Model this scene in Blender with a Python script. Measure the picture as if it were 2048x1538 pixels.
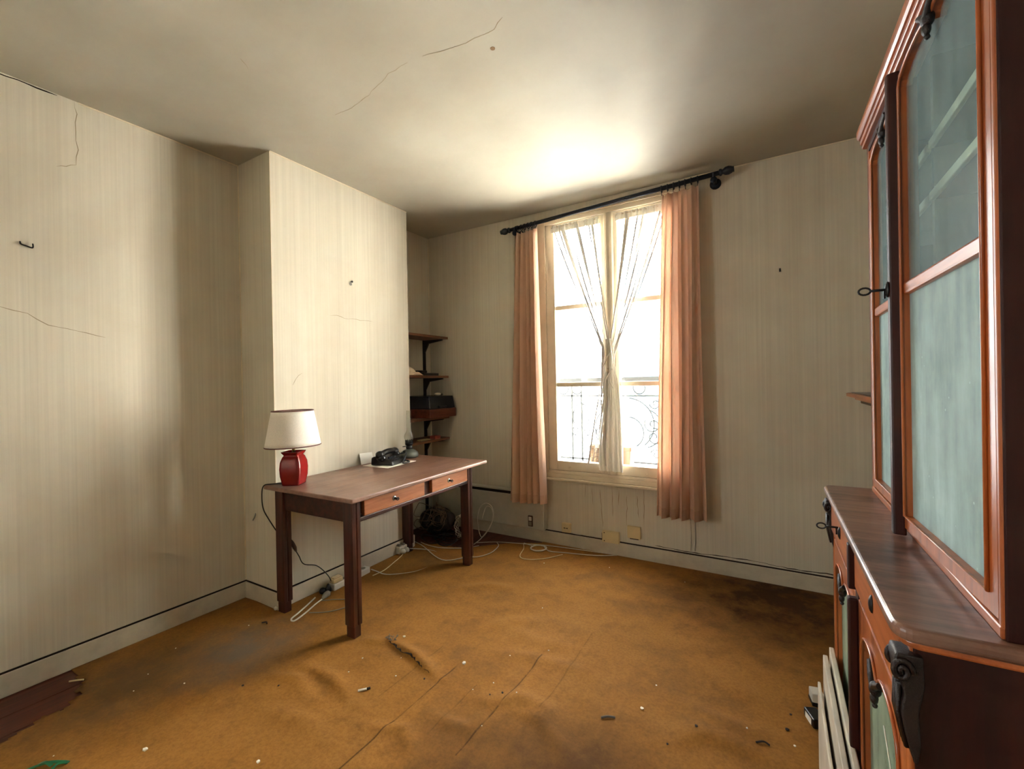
import bpy, bmesh, math, random
from mathutils import Vector, Matrix
import numpy as np
random.seed(7)
for o in list(bpy.data.objects): bpy.data.objects.remove(o, do_unlink=True)
sc = bpy.context.scene
COL = sc.collection
PI = math.pi

# ------------------------------------------------------------------ camera, sky, light, exposure
cd = bpy.data.cameras.new('camera'); cam = bpy.data.objects.new('camera', cd); COL.objects.link(cam)
YAW, PITCH, ROLL = 0.5346, -0.0030, 0.0186
cam.matrix_world = (Matrix.Translation((0, 0, 1.257)) @ Matrix.Rotation(YAW, 4, 'Z') @
                    Matrix.Rotation(PI/2 + PITCH, 4, 'X') @ Matrix.Rotation(-ROLL, 4, 'Z'))
cd.sensor_fit = 'HORIZONTAL'; cd.sensor_width = 36.0
cd.lens = 36.0*890.7/2048.0
cd.clip_start = 0.02; cd.clip_end = 200
sc.camera = cam

world = bpy.data.worlds.new('overcast_sky'); sc.world = world; world.use_nodes = True
bg = world.node_tree.nodes['Background']
bg.inputs['Color'].default_value = (0.97, 0.98, 1.0, 1)
bg.inputs['Strength'].default_value = 0.7

def area(name, loc, rot, sx, sy, power=0, portal=False, color=(1, 1, 1)):
    l = bpy.data.lights.new(name, 'AREA'); l.shape = 'RECTANGLE'; l.size = sx; l.size_y = sy
    l.energy = power; l.color = color
    o = bpy.data.objects.new(name, l); COL.objects.link(o); o.location = loc; o.rotation_euler = rot
    if portal: l.cycles.is_portal = True
    return o
area('window_portal', (-1.025, 3.34, 1.53), (PI/2, 0, PI), 1.10, 1.90, portal=True)   # sky light sampled through the main window

area('added_window_portal', (-2.964, -.975, 1.475), (0, -PI/2, 0), 1.2, .82, portal=True)  # sky light through the added fill window
sun = bpy.data.lights.new('sun', 'SUN'); sun.energy = 12.0; sun.angle = .01; sun.color = (1, .97, .93)
suno = bpy.data.objects.new('sun', sun); COL.objects.link(suno); suno.rotation_euler = (math.radians(48), 0, math.radians(10))   # from behind the room: lights the houses across the street
sc.view_settings.view_transform = 'Standard'
try: sc.view_settings.look = 'None'
except Exception: pass
sc.view_settings.gamma = 1.0
sc.view_settings.use_curve_mapping = False
sc.view_settings.exposure = 5.15
sc.cycles.max_bounces = 12; sc.cycles.diffuse_bounces = 8; sc.cycles.transparent_max_bounces = 24
sc.cycles.use_denoising = True
sc.cycles.caustics_reflective = False; sc.cycles.caustics_refractive = False

# ------------------------------------------------------------------ materials
def lin(r, g, b):
    f = lambda c: (c/255/12.92) if c/255 <= .04045 else ((c/255+.055)/1.055)**2.4
    return (f(r), f(g), f(b), 1)
def nt(name):
    m = bpy.data.materials.new(name); m.use_nodes = True
    n = m.node_tree.nodes; l = m.node_tree.links
    return m, n, l, n['Principled BSDF'], n['Material Output']
def noise(n, l, vec, scale, detail=4, rough=.6, dim='3D'):
    t = n.new('ShaderNodeTexNoise'); t.noise_dimensions = dim
    t.inputs['Scale'].default_value = scale; t.inputs['Detail'].default_value = detail; t.inputs['Roughness'].default_value = rough
    if vec is not None: l.new(vec, t.inputs['Vector'])
    return t.outputs['Fac']
def ramp(n, l, fac, stops):
    r = n.new('ShaderNodeValToRGB'); e = r.color_ramp.elements
    while len(e) < len(stops): e.new(.5)
    for k, (p, c) in enumerate(stops): e[k].position = p; e[k].color = c if len(c) == 4 else (*c, 1)
    l.new(fac, r.inputs['Fac']); return r.outputs['Color']
def mapping(n, l, scale, loc=(0, 0, 0), rot=(0, 0, 0)):
    tc = n.new('ShaderNodeTexCoord'); mp = n.new('ShaderNodeMapping')
    mp.inputs['Scale'].default_value = scale; mp.inputs['Location'].default_value = loc; mp.inputs['Rotation'].default_value = rot
    l.new(tc.outputs['Object'], mp.inputs['Vector']); return mp.outputs['Vector']
def mix(n, l, fac, a, b, mode='MIX'):
    m = n.new('ShaderNodeMix'); m.data_type = 'RGBA'; m.blend_type = mode
    for sock, v in ((m.inputs[0], fac), (m.inputs[6], a), (m.inputs[7], b)):
        if hasattr(v, 'links'): l.new(v, sock)
        else: sock.default_value = v
    return m.outputs[2]
def bump(n, l, p, h, strength, dist=.01):
    b = n.new('ShaderNodeBump'); b.inputs['Strength'].default_value = strength; b.inputs['Distance'].default_value = dist
    l.new(h, b.inputs['Height']); l.new(b.outputs['Normal'], p.inputs['Normal'])
def setspec(p, v):
    p.inputs['Specular IOR Level'].default_value = v
def plain(name, c, rough=.5, metal=0, spec=.5, var=.12, bmp=0, scale=12):
    m, n, l, p, o = nt(name)
    v = mapping(n, l, (1, 1, 1)); f = noise(n, l, v, scale, 5)
    d = tuple(max(0, x*(1-var*2)) for x in c[:3]) + (1,); b = tuple(min(1, x*(1+var)) for x in c[:3]) + (1,)
    l.new(ramp(n, l, f, [(.3, d), (.7, b)]), p.inputs['Base Color'])
    p.inputs['Roughness'].default_value = rough; p.inputs['Metallic'].default_value = metal; setspec(p, spec)
    if bmp: bump(n, l, p, noise(n, l, v, scale*8, 4), bmp, .004)
    return m
def wood(name, dark, mid, light, axis='y', rough=.4, spec=.5, dust=0, fine=1.0, coat=0, blot=0):
    m, n, l, p, o = nt(name)
    s = {'x': (1.2, 16, 16), 'y': (16, 1.2, 16), 'z': (16, 16, 1.2)}[axis]
    v = mapping(n, l, tuple(k*fine for k in s))
    f = noise(n, l, v, 1.6, 8, .62); f2 = noise(n, l, v, 9, 3, .5)
    c = ramp(n, l, f, [(.28, dark), (.5, mid), (.74, light)])
    c = mix(n, l, ramp(n, l, f2, [(.35, (0, 0, 0)), (.75, (.35, .35, .35))]), c, dark)
    if dust:
        v2 = mapping(n, l, (1, 1, 1)); g = noise(n, l, v2, 5, 6, .7)
        c = mix(n, l, ramp(n, l, g, [(.35, (0, 0, 0)), (.7, (dust,)*3)]), c, lin(150, 125, 112))
    if blot:
        v3 = mapping(n, l, (2.2, 7, 1)); g = noise(n, l, v3, 1.6, 6, .68)
        c = mix(n, l, ramp(n, l, g, [(.48, (0, 0, 0)), (.62, (blot,)*3)]), c, dark)
    l.new(c, p.inputs['Base Color']); p.inputs['Roughness'].default_value = rough; setspec(p, spec)
    if coat: p.inputs['Coat Weight'].default_value = coat; p.inputs['Coat Roughness'].default_value = .18
    bump(n, l, p, f, .08, .004)
    return m

def wallpaper(name, base, dirty):
    m, n, l, p, o = nt(name)
    tc = n.new('ShaderNodeTexCoord'); sp = n.new('ShaderNodeSeparateXYZ'); l.new(tc.outputs['Object'], sp.inputs[0])
    ad = n.new('ShaderNodeMath'); ad.operation = 'ADD'; l.new(sp.outputs[0], ad.inputs[0]); l.new(sp.outputs[1], ad.inputs[1])
    cb = n.new('ShaderNodeCombineXYZ'); l.new(ad.outputs[0], cb.inputs[0]); l.new(sp.outputs[2], cb.inputs[2])
    def mp(s):
        q = n.new('ShaderNodeMapping'); q.inputs['Scale'].default_value = s; l.new(cb.outputs[0], q.inputs['Vector']); return q.outputs['Vector']
    st = noise(n, l, mp((75, 1, .55)), 1, 5, .65)          # woven vertical threads
    st2 = noise(n, l, mp((14, 1, .35)), 1, 5, .7)
    bl = noise(n, l, mp((1.1, 1, .9)), 1.3, 5, .6)          # broad soiling
    c = ramp(n, l, st, [(.3, tuple(x*.87 for x in base[:3])), (.62, base[:3])])
    c = mix(n, l, ramp(n, l, st2, [(.42, (0, 0, 0)), (.75, (.18,)*3)]), c, dirty)
    c = mix(n, l, ramp(n, l, bl, [(.45, (0, 0, 0)), (.75, (.38,)*3)]), c, dirty)
    l.new(c, p.inputs['Base Color']); p.inputs['Roughness'].default_value = .75; setspec(p, .25)
    bump(n, l, p, st, .10, .003)
    return m
def plaster(name, base, dirty):
    m, n, l, p, o = nt(name)
    v = mapping(n, l, (1, 1, 1)); f = noise(n, l, v, .9, 6, .6); g = noise(n, l, v, 7, 5, .6)
    c = ramp(n, l, f, [(.35, dirty), (.65, base)])
    c = mix(n, l, ramp(n, l, g, [(.45, (0, 0, 0)), (.8, (.18,)*3)]), c, dirty)
    l.new(c, p.inputs['Base Color']); p.inputs['Roughness'].default_value = .6; setspec(p, .3)
    bump(n, l, p, noise(n, l, v, 2.0, 3, .5), .25, .03)
    return m

M = {}
M['wall'] = wallpaper('wallpaper_beige', lin(205, 198, 181), lin(160, 143, 118))
M['ceiling'] = plaster('ceiling_plaster', lin(171, 166, 152), lin(158, 151, 136))
M['paint'] = plain('cream_paint', lin(205, 190, 165), .45, var=.06, scale=6)
M['skirt'] = plain('skirting_paint', lin(192, 182, 162), .5, var=.10, scale=9, bmp=.1)
M['grime_shade'] = plain('grime_shade', lin(38, 28, 22), .9, spec=.1)
M['bead'] = plain('pale_bead', lin(214, 200, 172), .6, var=.05)
M['crack'] = plain('crack_line', lin(150, 138, 114), .9, spec=.1)
M['stain'] = plain('drip_stain', lin(140, 114, 84), .8, spec=.2)
M['floorwood'] = wood('floor_boards', lin(46, 18, 10), lin(82, 34, 18), lin(105, 48, 26), 'y', .6)
M['white'] = plain('white_plastic', lin(205, 200, 188), .4, var=.05)
M['cable'] = plain('white_cable', lin(190, 182, 168), .45, var=.05)
M['cableg'] = plain('grey_cable', lin(120, 112, 98), .5, var=.1)
M['beige'] = plain('beige_plastic', lin(205, 185, 140), .45, var=.05)
M['black'] = plain('black_plastic', lin(16, 16, 18), .28, var=.1)
M['blackm'] = plain('black_metal', lin(18, 16, 16), .5, metal=.2, var=.2)
M['iron'] = plain('dark_iron', lin(40, 44, 52), .5, metal=.3, var=.2)
M['heater'] = plain('heater_enamel', lin(178, 174, 160), .35, var=.05)
M['browns'] = plain('brown_switch', lin(60, 38, 28), .4, var=.1)
M['railp'] = plain('pale_iron', lin(44, 50, 58), .6, var=.05)
M['stone'] = plain('pale_stone', lin(222, 218, 206), .8, var=.05, scale=4)
M['facade'] = plain('facade_render', lin(226, 222, 212), .9, var=.04, scale=1)
M['fwin'] = plain('facade_window', lin(40, 58, 66), .3, var=.05)
M['desk_top'] = wood('desk_top_wood', lin(88, 52, 36), lin(116, 76, 56), lin(140, 98, 74), 'y', .42, dust=.5, coat=.25)
M['desk_leg'] = wood('desk_leg_wood', lin(28, 9, 6), lin(62, 23, 14), lin(96, 42, 26), 'z', .38, coat=.2)
M['desk_rail'] = wood('desk_rail_wood', lin(28, 10, 7), lin(58, 23, 14), lin(86, 40, 24), 'y', .4)
M['drawer'] = wood('drawer_wood', lin(120, 66, 36), lin(168, 104, 62), lin(196, 132, 84), 'y', .42, coat=.15)
M['cab_o'] = wood('cabinet_wood_orange', lin(118, 56, 24), lin(170, 90, 42), lin(194, 114, 62), 'z', .36, coat=.3)
M['cab_oy'] = wood('cabinet_wood_orange_across', lin(118, 56, 24), lin(170, 90, 42), lin(194, 114, 62), 'y', .36, coat=.3)
M['cab_d'] = wood('cabinet_wood_dark', lin(24, 6, 4), lin(48, 13, 8), lin(68, 22, 13), 'z', .5, spec=.3, coat=.05)
M['cab_top'] = wood('cabinet_counter_wood', lin(66, 40, 30), lin(122, 82, 62), lin(156, 116, 94), 'x', .40, dust=.5, coat=.35, blot=.8)
M['cab_in'] = plain('cabinet_inside', lin(128, 124, 108), .8, var=.15, scale=5)
M['carved'] = plain('carved_dark_wood', lin(30, 13, 9), .4, var=.3, scale=60, bmp=.4)
M['shelfedge'] = plain('pale_shelf_edge', lin(216, 214, 190), .6, var=.05)
M['shelfw'] = wood('alcove_shelf_wood', lin(72, 42, 26), lin(112, 70, 44), lin(138, 92, 62), 'y', .5)
M['red'] = plain('red_ceramic', lin(128, 15, 15), .2, var=.06, scale=5)
M['trim'] = plain('shade_trim', lin(96, 38, 30), .6)
M['brass'] = plain('dull_brass', lin(150, 120, 70), .4, metal=.8)
M['steel'] = plain('nickel', lin(170, 168, 160), .3, metal=.9, var=.05)
M['pewter'] = plain('grey_tin', lin(112, 116, 108), .5, metal=.35, var=.12)
M['paper'] = plain('white_paper', lin(232, 228, 218), .8, var=.03)
M['rag'] = plain('white_rag', lin(214, 200, 176), .9, var=.1, bmp=.3)
M['darkbag'] = plain('dark_bag', lin(40, 36, 32), .5, var=.25, bmp=.3)
M['wire'] = plain('brown_wire', lin(112, 92, 70), .6, var=.15)
M['navy'] = plain('smoked_lid', lin(22, 26, 42), .25, var=.1)
M['plinthw'] = wood('plinth_wood', lin(64, 26, 16), lin(110, 52, 32), lin(130, 70, 46), 'y', .4)
M['pink'] = plain('pink_card', lin(170, 92, 80), .7)
M['crumb'] = plain('plaster_crumb', lin(228, 222, 208), .9, var=.05)
M['dcrumb'] = plain('dark_crumb', lin(40, 30, 24), .8, var=.2)
M['fluff'] = plain('grey_fluff', lin(120, 116, 110), .95, var=.2)
M['green'] = plain('green_plastic', lin(30, 110, 70), .3, var=.15)
M['terra'] = plain('terracotta', lin(150, 96, 72), .8)
M['basket'] = plain('basket_weave', lin(176, 150, 128), .8, var=.3, scale=40)
M['board'] = plain('white_board_paint', lin(196, 186, 168), .6, var=.12, scale=8)
M['pleat'] = plain('green_pleated_cloth', lin(150, 160, 118), .85, var=.08)
M['bag'] = plain('crumpled_bag', lin(190, 214, 190), .5, var=.08)

def fabric(name, c, trans, rough=.85, tcol=None):
    m, n, l, p, o = nt(name)
    v = mapping(n, l, (1, 1, 1)); f = noise(n, l, v, 220, 2)
    col = ramp(n, l, f, [(.3, tuple(x*.88 for x in c[:3])), (.7, c[:3])])
    l.new(col, p.inputs['Base Color']); p.inputs['Roughness'].default_value = rough; setspec(p, .1)
    t = n.new('ShaderNodeBsdfTranslucent')
    if tcol: t.inputs['Color'].default_value = tcol
    else: l.new(col, t.inputs['Color'])
    x = n.new('ShaderNodeMixShader'); x.inputs[0].default_value = trans
    l.new(p.outputs[0], x.inputs[1]); l.new(t.outputs[0], x.inputs[2]); l.new(x.outputs[0], o.inputs['Surface'])
    return m
M['curtain'] = fabric('orange_curtain', lin(226, 190, 164), .36, tcol=lin(226, 206, 188))
M['shade'] = fabric('lamp_shade_cloth', lin(240, 234, 224), .05)
M['hem'] = fabric('curtain_hem', lin(214, 176, 150), .20, tcol=lin(226, 206, 188))

def net(name, lo, hi):
    m, n, l, p, o = nt(name)
    uv = n.new('ShaderNodeTexCoord'); mp = n.new('ShaderNodeMapping'); mp.inputs['Scale'].default_value = (6.5, .10, 1)
    l.new(uv.outputs['UV'], mp.inputs['Vector'])
    f = noise(n, l, mp.outputs['Vector'], 1, 3, .6)
    a = ramp(n, l, f, [(.535, (lo,)*3), (.541, (lo+.5*(hi-lo),)*3), (.547, (hi,)*3)])
    p.inputs['Base Color'].default_value = lin(236, 232, 222); p.inputs['Roughness'].default_value = .9; setspec(p, .05)
    t = n.new('ShaderNodeBsdfTranslucent'); t.inputs['Color'].default_value = lin(236, 232, 222)
    x = n.new('ShaderNodeMixShader'); x.inputs[0].default_value = .0025
    l.new(p.outputs[0], x.inputs[1]); l.new(t.outputs[0], x.inputs[2])
    tr = n.new('ShaderNodeBsdfTransparent'); y = n.new('ShaderNodeMixShader')
    l.new(a, y.inputs[0]); l.new(tr.outputs[0], y.inputs[1]); l.new(x.outputs[0], y.inputs[2]); l.new(y.outputs[0], o.inputs['Surface'])
    return m
M['net'] = net('net_curtain_veil', .02, 1.0)
M['netdense'] = net('net_curtain_gathered', .94, 1.0)

def glassmat(name, dust, dustcol, tint=(1, 1, 1, 1), grough=.02, spots=False, ior=1.5, refl=1.0):
    m, n, l, p, o = nt(name); n.remove(p)
    tr = n.new('ShaderNodeBsdfTransparent'); tr.inputs['Color'].default_value = tint
    gl = n.new('ShaderNodeBsdfGlossy'); gl.inputs['Roughness'].default_value = grough
    fr = n.new('ShaderNodeFresnel'); ge = n.new('ShaderNodeNewGeometry'); mr = n.new('ShaderNodeMapRange'); mr.inputs['To Min'].default_value = ior; mr.inputs['To Max'].default_value = 1/ior
    l.new(ge.outputs['Backfacing'], mr.inputs['Value']); l.new(mr.outputs[0], fr.inputs['IOR'])   # thin sheet: same reflectance from both sides
    x = n.new('ShaderNodeMixShader'); 
    fm = n.new('ShaderNodeMath'); fm.operation = 'MULTIPLY'; fm.inputs[1].default_value = refl; l.new(fr.outputs[0], fm.inputs[0]); l.new(fm.outputs[0], x.inputs[0]); l.new(tr.outputs[0], x.inputs[1]); l.new(gl.outputs[0], x.inputs[2])
    out = x.outputs[0]
    if dust > 0:
        df = n.new('ShaderNodeBsdfDiffuse'); df.inputs['Color'].default_value = dustcol
        v = mapping(n, l, (1, 1, 1)); f = noise(n, l, v, 3.2, 8, .66)
        v2 = mapping(n, l, (1, 6, 1)); f2 = noise(n, l, v2, 4, 5, .6)
        a = ramp(n, l, f, [(.30, (dust*.45,)*3), (.72, (min(1, dust*1.5),)*3)])
        a = mix(n, l, .35, a, ramp(n, l, f2, [(.3, (dust*.3,)*3), (.75, (min(1, dust*1.7),)*3)]))
        if spots:
            vo = n.new('ShaderNodeTexVoronoi'); vo.inputs['Scale'].default_value = 26; l.new(v, vo.inputs['Vector'])
            a = mix(n, l, 1.0, a, ramp(n, l, vo.outputs['Distance'], [(.05, (.8,)*3), (.09, (0, 0, 0))]), 'LIGHTEN')
        y = n.new('ShaderNodeMixShader'); l.new(a, y.inputs[0]); l.new(out, y.inputs[1]); l.new(df.outputs[0], y.inputs[2]); out = y.outputs[0]
    l.new(out, o.inputs['Surface']); return m
M['pane'] = glassmat('window_glass', .0, (1, 1, 1, 1), (.97, .99, .99, 1))
M['cglass'] = glassmat('dusty_cabinet_glass', .24, lin(176, 196, 196), (.86, .92, .90, 1), .20, refl=.10)
M['cglass2'] = glassmat('grimy_cabinet_glass', .58, lin(190, 214, 212), (.86, .92, .90, 1), .30, spots=True, refl=.10)
M['lglass'] = glassmat('greenish_low_glass', .55, lin(168, 182, 158), (.7, .78, .68, 1), .2, refl=.2)
M['chimney'] = glassmat('lamp_chimney_glass', .0, lin(220, 215, 200), (.96, .96, .94, 1), .02)

# ------------------------------------------------------------------ mesh helpers
class MB:
    def __init__(s): s.v = []; s.f = []; s.sm = []; s.uv = None
    def add(s, vs, fs, smooth=False):
        b = len(s.v); s.v += [tuple(map(float, p)) for p in vs]
        for q in fs: s.f.append(tuple(i+b for i in q)); s.sm.append(smooth)
        return s
    def box(s, x0, x1, y0, y1, z0, z1):
        return s.add([(x0,y0,z0),(x1,y0,z0),(x1,y1,z0),(x0,y1,z0),(x0,y0,z1),(x1,y0,z1),(x1,y1,z1),(x0,y1,z1)],
                     [(0,3,2,1),(4,5,6,7),(0,1,5,4),(1,2,6,5),(2,3,7,6),(3,0,4,7)])
    def prism(s, pts, ax, a, b, smooth=False):
        # pts in the two other axes (cyclic order y,z | x,z | x,y)
        mk = {'x': lambda p, t: (t, p[0], p[1]), 'y': lambda p, t: (p[0], t, p[1]), 'z': lambda p, t: (p[0], p[1], t)}[ax]
        n = len(pts); vs = [mk(p, a) for p in pts] + [mk(p, b) for p in pts]
        fs = [(i, (i+1) % n, n+(i+1) % n, n+i) for i in range(n)]
        s.add(vs, fs, smooth)
        s.add([mk(p, a) for p in pts], [tuple(range(n))[::-1]]); s.add([mk(p, b) for p in pts], [tuple(range(n))])
        return s
    def tube(s, pts, r, n=8, closed=False, caps=True):
        P = [Vector(p) for p in pts]; m = len(P)
        R = r if hasattr(r, '__len__') else [r]*m
        T = []
        for i in range(m):
            a = P[(i-1) % m] if (closed or i > 0) else P[i]; b = P[(i+1) % m] if (closed or i < m-1) else P[i]
            t = (b-a); T.append(t.normalized() if t.length > 1e-9 else Vector((0, 0, 1)))
        up = Vector((0, 0, 1)) if abs(T[0].z) < .9 else Vector((1, 0, 0))
        N = (up - T[0]*up.dot(T[0])).normalized(); vs = []
        for i in range(m):
            N = (N - T[i]*N.dot(T[i])); N = N.normalized() if N.length > 1e-6 else T[i].orthogonal().normalized()
            B = T[i].cross(N)
            for k in range(n):
                a = 2*PI*k/n; vs.append(P[i] + (N*math.cos(a) + B*math.sin(a))*R[i])
        fs = []
        for i in range(m if closed else m-1):
            j = (i+1) % m
            for k in range(n): fs.append((i*n+k, i*n+(k+1) % n, j*n+(k+1) % n, j*n+k))
        s.add(vs, fs, True)
        if caps and not closed:
            s.add(vs[:n], [tuple(range(n))[::-1]]); s.add(vs[-n:], [tuple(range(n))])
        return s
    def lathe(s, prof, c=(0, 0, 0), n=24, smooth=True, ex=1, ey=1, rot=0, sq=False, cap=True):
        vs = []
        for r, z in prof:
            for k in range(n):
                a = 2*PI*k/n + rot
                if sq:                         # rounded square section
                    ca, sa = math.cos(a-rot), math.sin(a-rot); q = (abs(ca)**9 + abs(sa)**9)**(-1/9)
                    x, y = r*q*ca, r*q*sa; x, y = x*math.cos(rot)-y*math.sin(rot), x*math.sin(rot)+y*math.cos(rot)
                    vs.append((c[0]+x, c[1]+y, c[2]+z))
                else: 
                    x, y = r*ex*math.cos(a-rot), r*ey*math.sin(a-rot)
                    vs.append((c[0]+x*math.cos(rot)-y*math.sin(rot), c[1]+x*math.sin(rot)+y*math.cos(rot), c[2]+z))
        m = len(prof)
        s.add(vs, [(i*n+k, i*n+(k+1) % n, (i+1)*n+(k+1) % n, (i+1)*n+k) for i in range(m-1) for k in range(n)], smooth)
        if cap:
            if prof[0][0] > 1e-5: s.add(vs[:n], [tuple(range(n))[::-1]])
            if prof[-1][0] > 1e-5: s.add(vs[-n:], [tuple(range(n))])
        return s
    def ball(s, c, r, n=12, m=8, ex=1, ey=1, ez=1):
        prof = [(max(1e-6, math.sin(PI*i/m)*r), -math.cos(PI*i/m)*r*ez) for i in range(m+1)]
        return s.lathe(prof, c, n, True, ex, ey, cap=False)
    def ribbon(s, pts, w, nrm, t=.0012):
        # a thin strip lying on a surface whose normal is nrm
        N = Vector(nrm); P = [Vector(p) for p in pts]; vs = []
        for i, p in enumerate(P):
            d = (P[min(i+1, len(P)-1)]-P[max(i-1, 0)]).normalized(); sd = d.cross(N).normalized()
            ww = (w[i] if hasattr(w, '__len__') else w)/2
            vs += [p+sd*ww, p-sd*ww, p-sd*ww+N*t, p+sd*ww+N*t]
        fs = []
        for i in range(len(P)-1):
            for k in range(4): fs.append((i*4+k, i*4+(k+1) % 4, (i+1)*4+(k+1) % 4, (i+1)*4+k))
        fs += [(3, 2, 1, 0), tuple((len(P)-1)*4+k for k in range(4))]
        return s.add(vs, fs)
    def grid(s, fn, nu, nv, smooth=True, uv=False):
        vs = [fn(i/nu, j/nv) for j in range(nv+1) for i in range(nu+1)]
        s.add(vs, [(j*(nu+1)+i, j*(nu+1)+i+1, (j+1)*(nu+1)+i+1, (j+1)*(nu+1)+i) for j in range(nv) for i in range(nu)], smooth)
        if uv: s.uv = [(i/nu, j/nv) for j in range(nv+1) for i in range(nu+1)]
        return s
    def xf(s, mat):
        s.v = [tuple(mat @ Vector(p)) for p in s.v]; return s
    def build(s, name, mat, parent=None, bevel=0, seg=2, solid=0, fix=True):
        me = bpy.data.meshes.new(name); me.from_pydata(s.v, [], s.f)
        me.polygons.foreach_set('use_smooth', s.sm)
        if s.uv:
            ul = me.uv_layers.new(name='UVMap')
            for lp in me.loops: ul.data[lp.index].uv = s.uv[lp.vertex_index]
        if fix and not s.uv:
            bm = bmesh.new(); bm.from_mesh(me); bmesh.ops.remove_doubles(bm, verts=bm.verts, dist=1e-6)
            bmesh.ops.recalc_face_normals(bm, faces=bm.faces); bm.to_mesh(me); bm.free()
        me.materials.append(M[mat] if isinstance(mat, str) else mat)
        o = bpy.data.objects.new(name, me); COL.objects.link(o)
        if parent: o.parent = parent
        if bevel:
            b = o.modifiers.new('bevel', 'BEVEL'); b.width = bevel; b.segments = seg; b.limit_method = 'ANGLE'; b.angle_limit = .6
        if solid:
            q = o.modifiers.new('solid', 'SOLIDIFY'); q.thickness = solid; q.offset = 0
        return o
def tag(o, label=None, cat=None, group=None, kind=None):
    if label: o['label'] = label
    if cat: o['category'] = cat
    if group: o['group'] = group
    if kind: o['kind'] = kind
    return o
def thing(name, label, cat, loc=(0, 0, 0), rz=0, group=None):
    o = bpy.data.objects.new(name, None); COL.objects.link(o); o.empty_display_size = .1
    o.location = loc; o.rotation_euler = (0, 0, rz); return tag(o, label, cat, group)
def struct(o): o['kind'] = 'structure'; return o
def smooth_path(pts, k=6, closed=False):
    P = [Vector(p) for p in pts]; out = []; n = len(P)
    for i in range(n if closed else n-1):
        g = lambda j: P[j % n] if closed else P[max(0, min(n-1, j))]
        a, b, c, d = g(i-1), g(i), g(i+1), g(i+2)
        for t in range(k):
            u = t/k
            out.append(.5*((2*b)+(c-a)*u+(2*a-5*b+4*c-d)*u*u+(3*b-a-3*c+d)*u**3))
    if not closed: out.append(P[-1])
    return out
box = lambda *a: MB().box(*a)

# ------------------------------------------------------------------ the room
XL, XC, XA, YB, Y1, Y2, XR, YR, H = -2.774, -2.448, -2.741, 3.153, 1.486, 2.571, 0.66, -1.60, 2.60
floor = struct(box(-3.0, XR+.2, YR-.2, YB+.02, -.12, -.022).build('floor', 'floorwood'))
random.seed(3)
x = -2.90
while x < XR:
    box(x+.0015, min(x+.147, XR), YR, YB, -.022, -.006+random.uniform(-.0006, .0006)).build('plank', 'floorwood', floor)
    x += .1485
ceil = struct(box(-3.0, XR+.2, YR-.2, YB+.3, H, H+.15).build('ceiling', 'ceiling'))
LY0, LY1, LZA, LZB = -1.40, -.55, .85, 2.10          # unseen window added in the left wall behind the camera for fill daylight
wl = struct(MB().box(XL-.2, XL, YR-.2, LY0, -.02, H).box(XL-.2, XL, LY1, Y1, -.02, H).box(XL-.2, XL, LY0, LY1, -.02, LZA).box(XL-.2, XL, LY0, LY1, LZB, H).build('wall_left', 'wall', fix=False))
wc = struct(box(XL-.2, XC, Y1, Y2, -.02, H).build('wall_chimney', 'wall'))
wa = struct(box(XA-.2, XA, Y2, YB, -.02, H).build('wall_alcove', 'wall'))
wr = struct(box(XR, XR+.2, YR-.2, YB, -.02, H).build('wall_right', 'wall'))
wre = struct(box(XL, XR, YR-.2, YR, -.02, H).build('wall_rear', 'wall'))
added_win = struct(MB().box(XL-.08, XL+.01, LY0, LY0+.05, LZA, LZB).box(XL-.08, XL+.01, LY1-.05, LY1, LZA, LZB).box(XL-.08, XL+.01, LY0+.05, LY1-.05, LZA, LZA+.05).box(XL-.08, XL+.01, LY0+.05, LY1-.05, LZB-.05, LZB).build('added_window', 'paint', bevel=.004, fix=False))
box(XL-.04, XL-.036, LY0+.045, LY1-.045, LZA+.045, LZB-.045).build('pane', 'pane', added_win)
WX0, WX1, WZ0, WZ1 = -1.600, -0.450, .555, 2.515
b = MB(); T0, T1 = YB, YB+.20
b.box(XA-.2, WX0, T0, T1, -.02, H); b.box(WX1, XR+.2, T0, T1, -.02, H)
b.box(WX0, WX1, T0, T1, -.02, WZ0); b.box(WX0, WX1, T0, T1, WZ1, H)
wb = struct(b.build('wall_back', 'wall', fix=False))

# cracks, stains and the pale bead along the joints
def crack(parent, pts, w, nrm, mat='crack', name='crack'):
    P = []
    for i in range(len(pts)-1):
        a, c = Vector(pts[i]), Vector(pts[i+1]); k = max(2, int((c-a).length/.03))
        for t in range(k):
            q = a.lerp(c, t/k)
            if not (i == 0 and t == 0):
                j = Vector((random.uniform(-1, 1), random.uniform(-1, 1), random.uniform(-1, 1)))*.003
                j -= Vector(nrm)*j.dot(Vector(nrm)); q = q+j
            P.append(q)
    P.append(Vector(pts[-1]))
    W = [w*random.uniform(.35, 1.2)*(1 if 0 < i < len(P)-1 else .3) for i in range(len(P))]
    return MB().ribbon(P, W, nrm, .0006).build(name, mat, parent)
crack(ceil, [(-.843,1.404,H),(-.898,1.434,H),(-.955,1.435,H),(-1.069,1.429,H),(-1.222,1.396,H)], .0026, (0, 0, -1))
crack(ceil, [(-1.30,1.39,H),(-1.417,1.397,H),(-1.595,1.448,H),(-1.777,1.474,H),(-1.857,1.466,H)], .0022, (0, 0, -1))
crack(ceil, [(-1.857,1.013,H),(-1.873,1.042,H),(-1.892,1.064,H)], .002, (0, 0, -1))
MB().lathe([(.010, 0), (.010, .0006)], (-.957, 1.513, H-.0007), 12).build('stain', M['stain'], ceil)
crack(wl, [(XL,.757,2.598),(XL,.764,2.545),(XL,.758,2.461),(XL,.766,2.377),(XL,.757,2.306),(XL,.726,2.285),(XL,.693,2.272)], .0026, (1, 0, 0))
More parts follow.
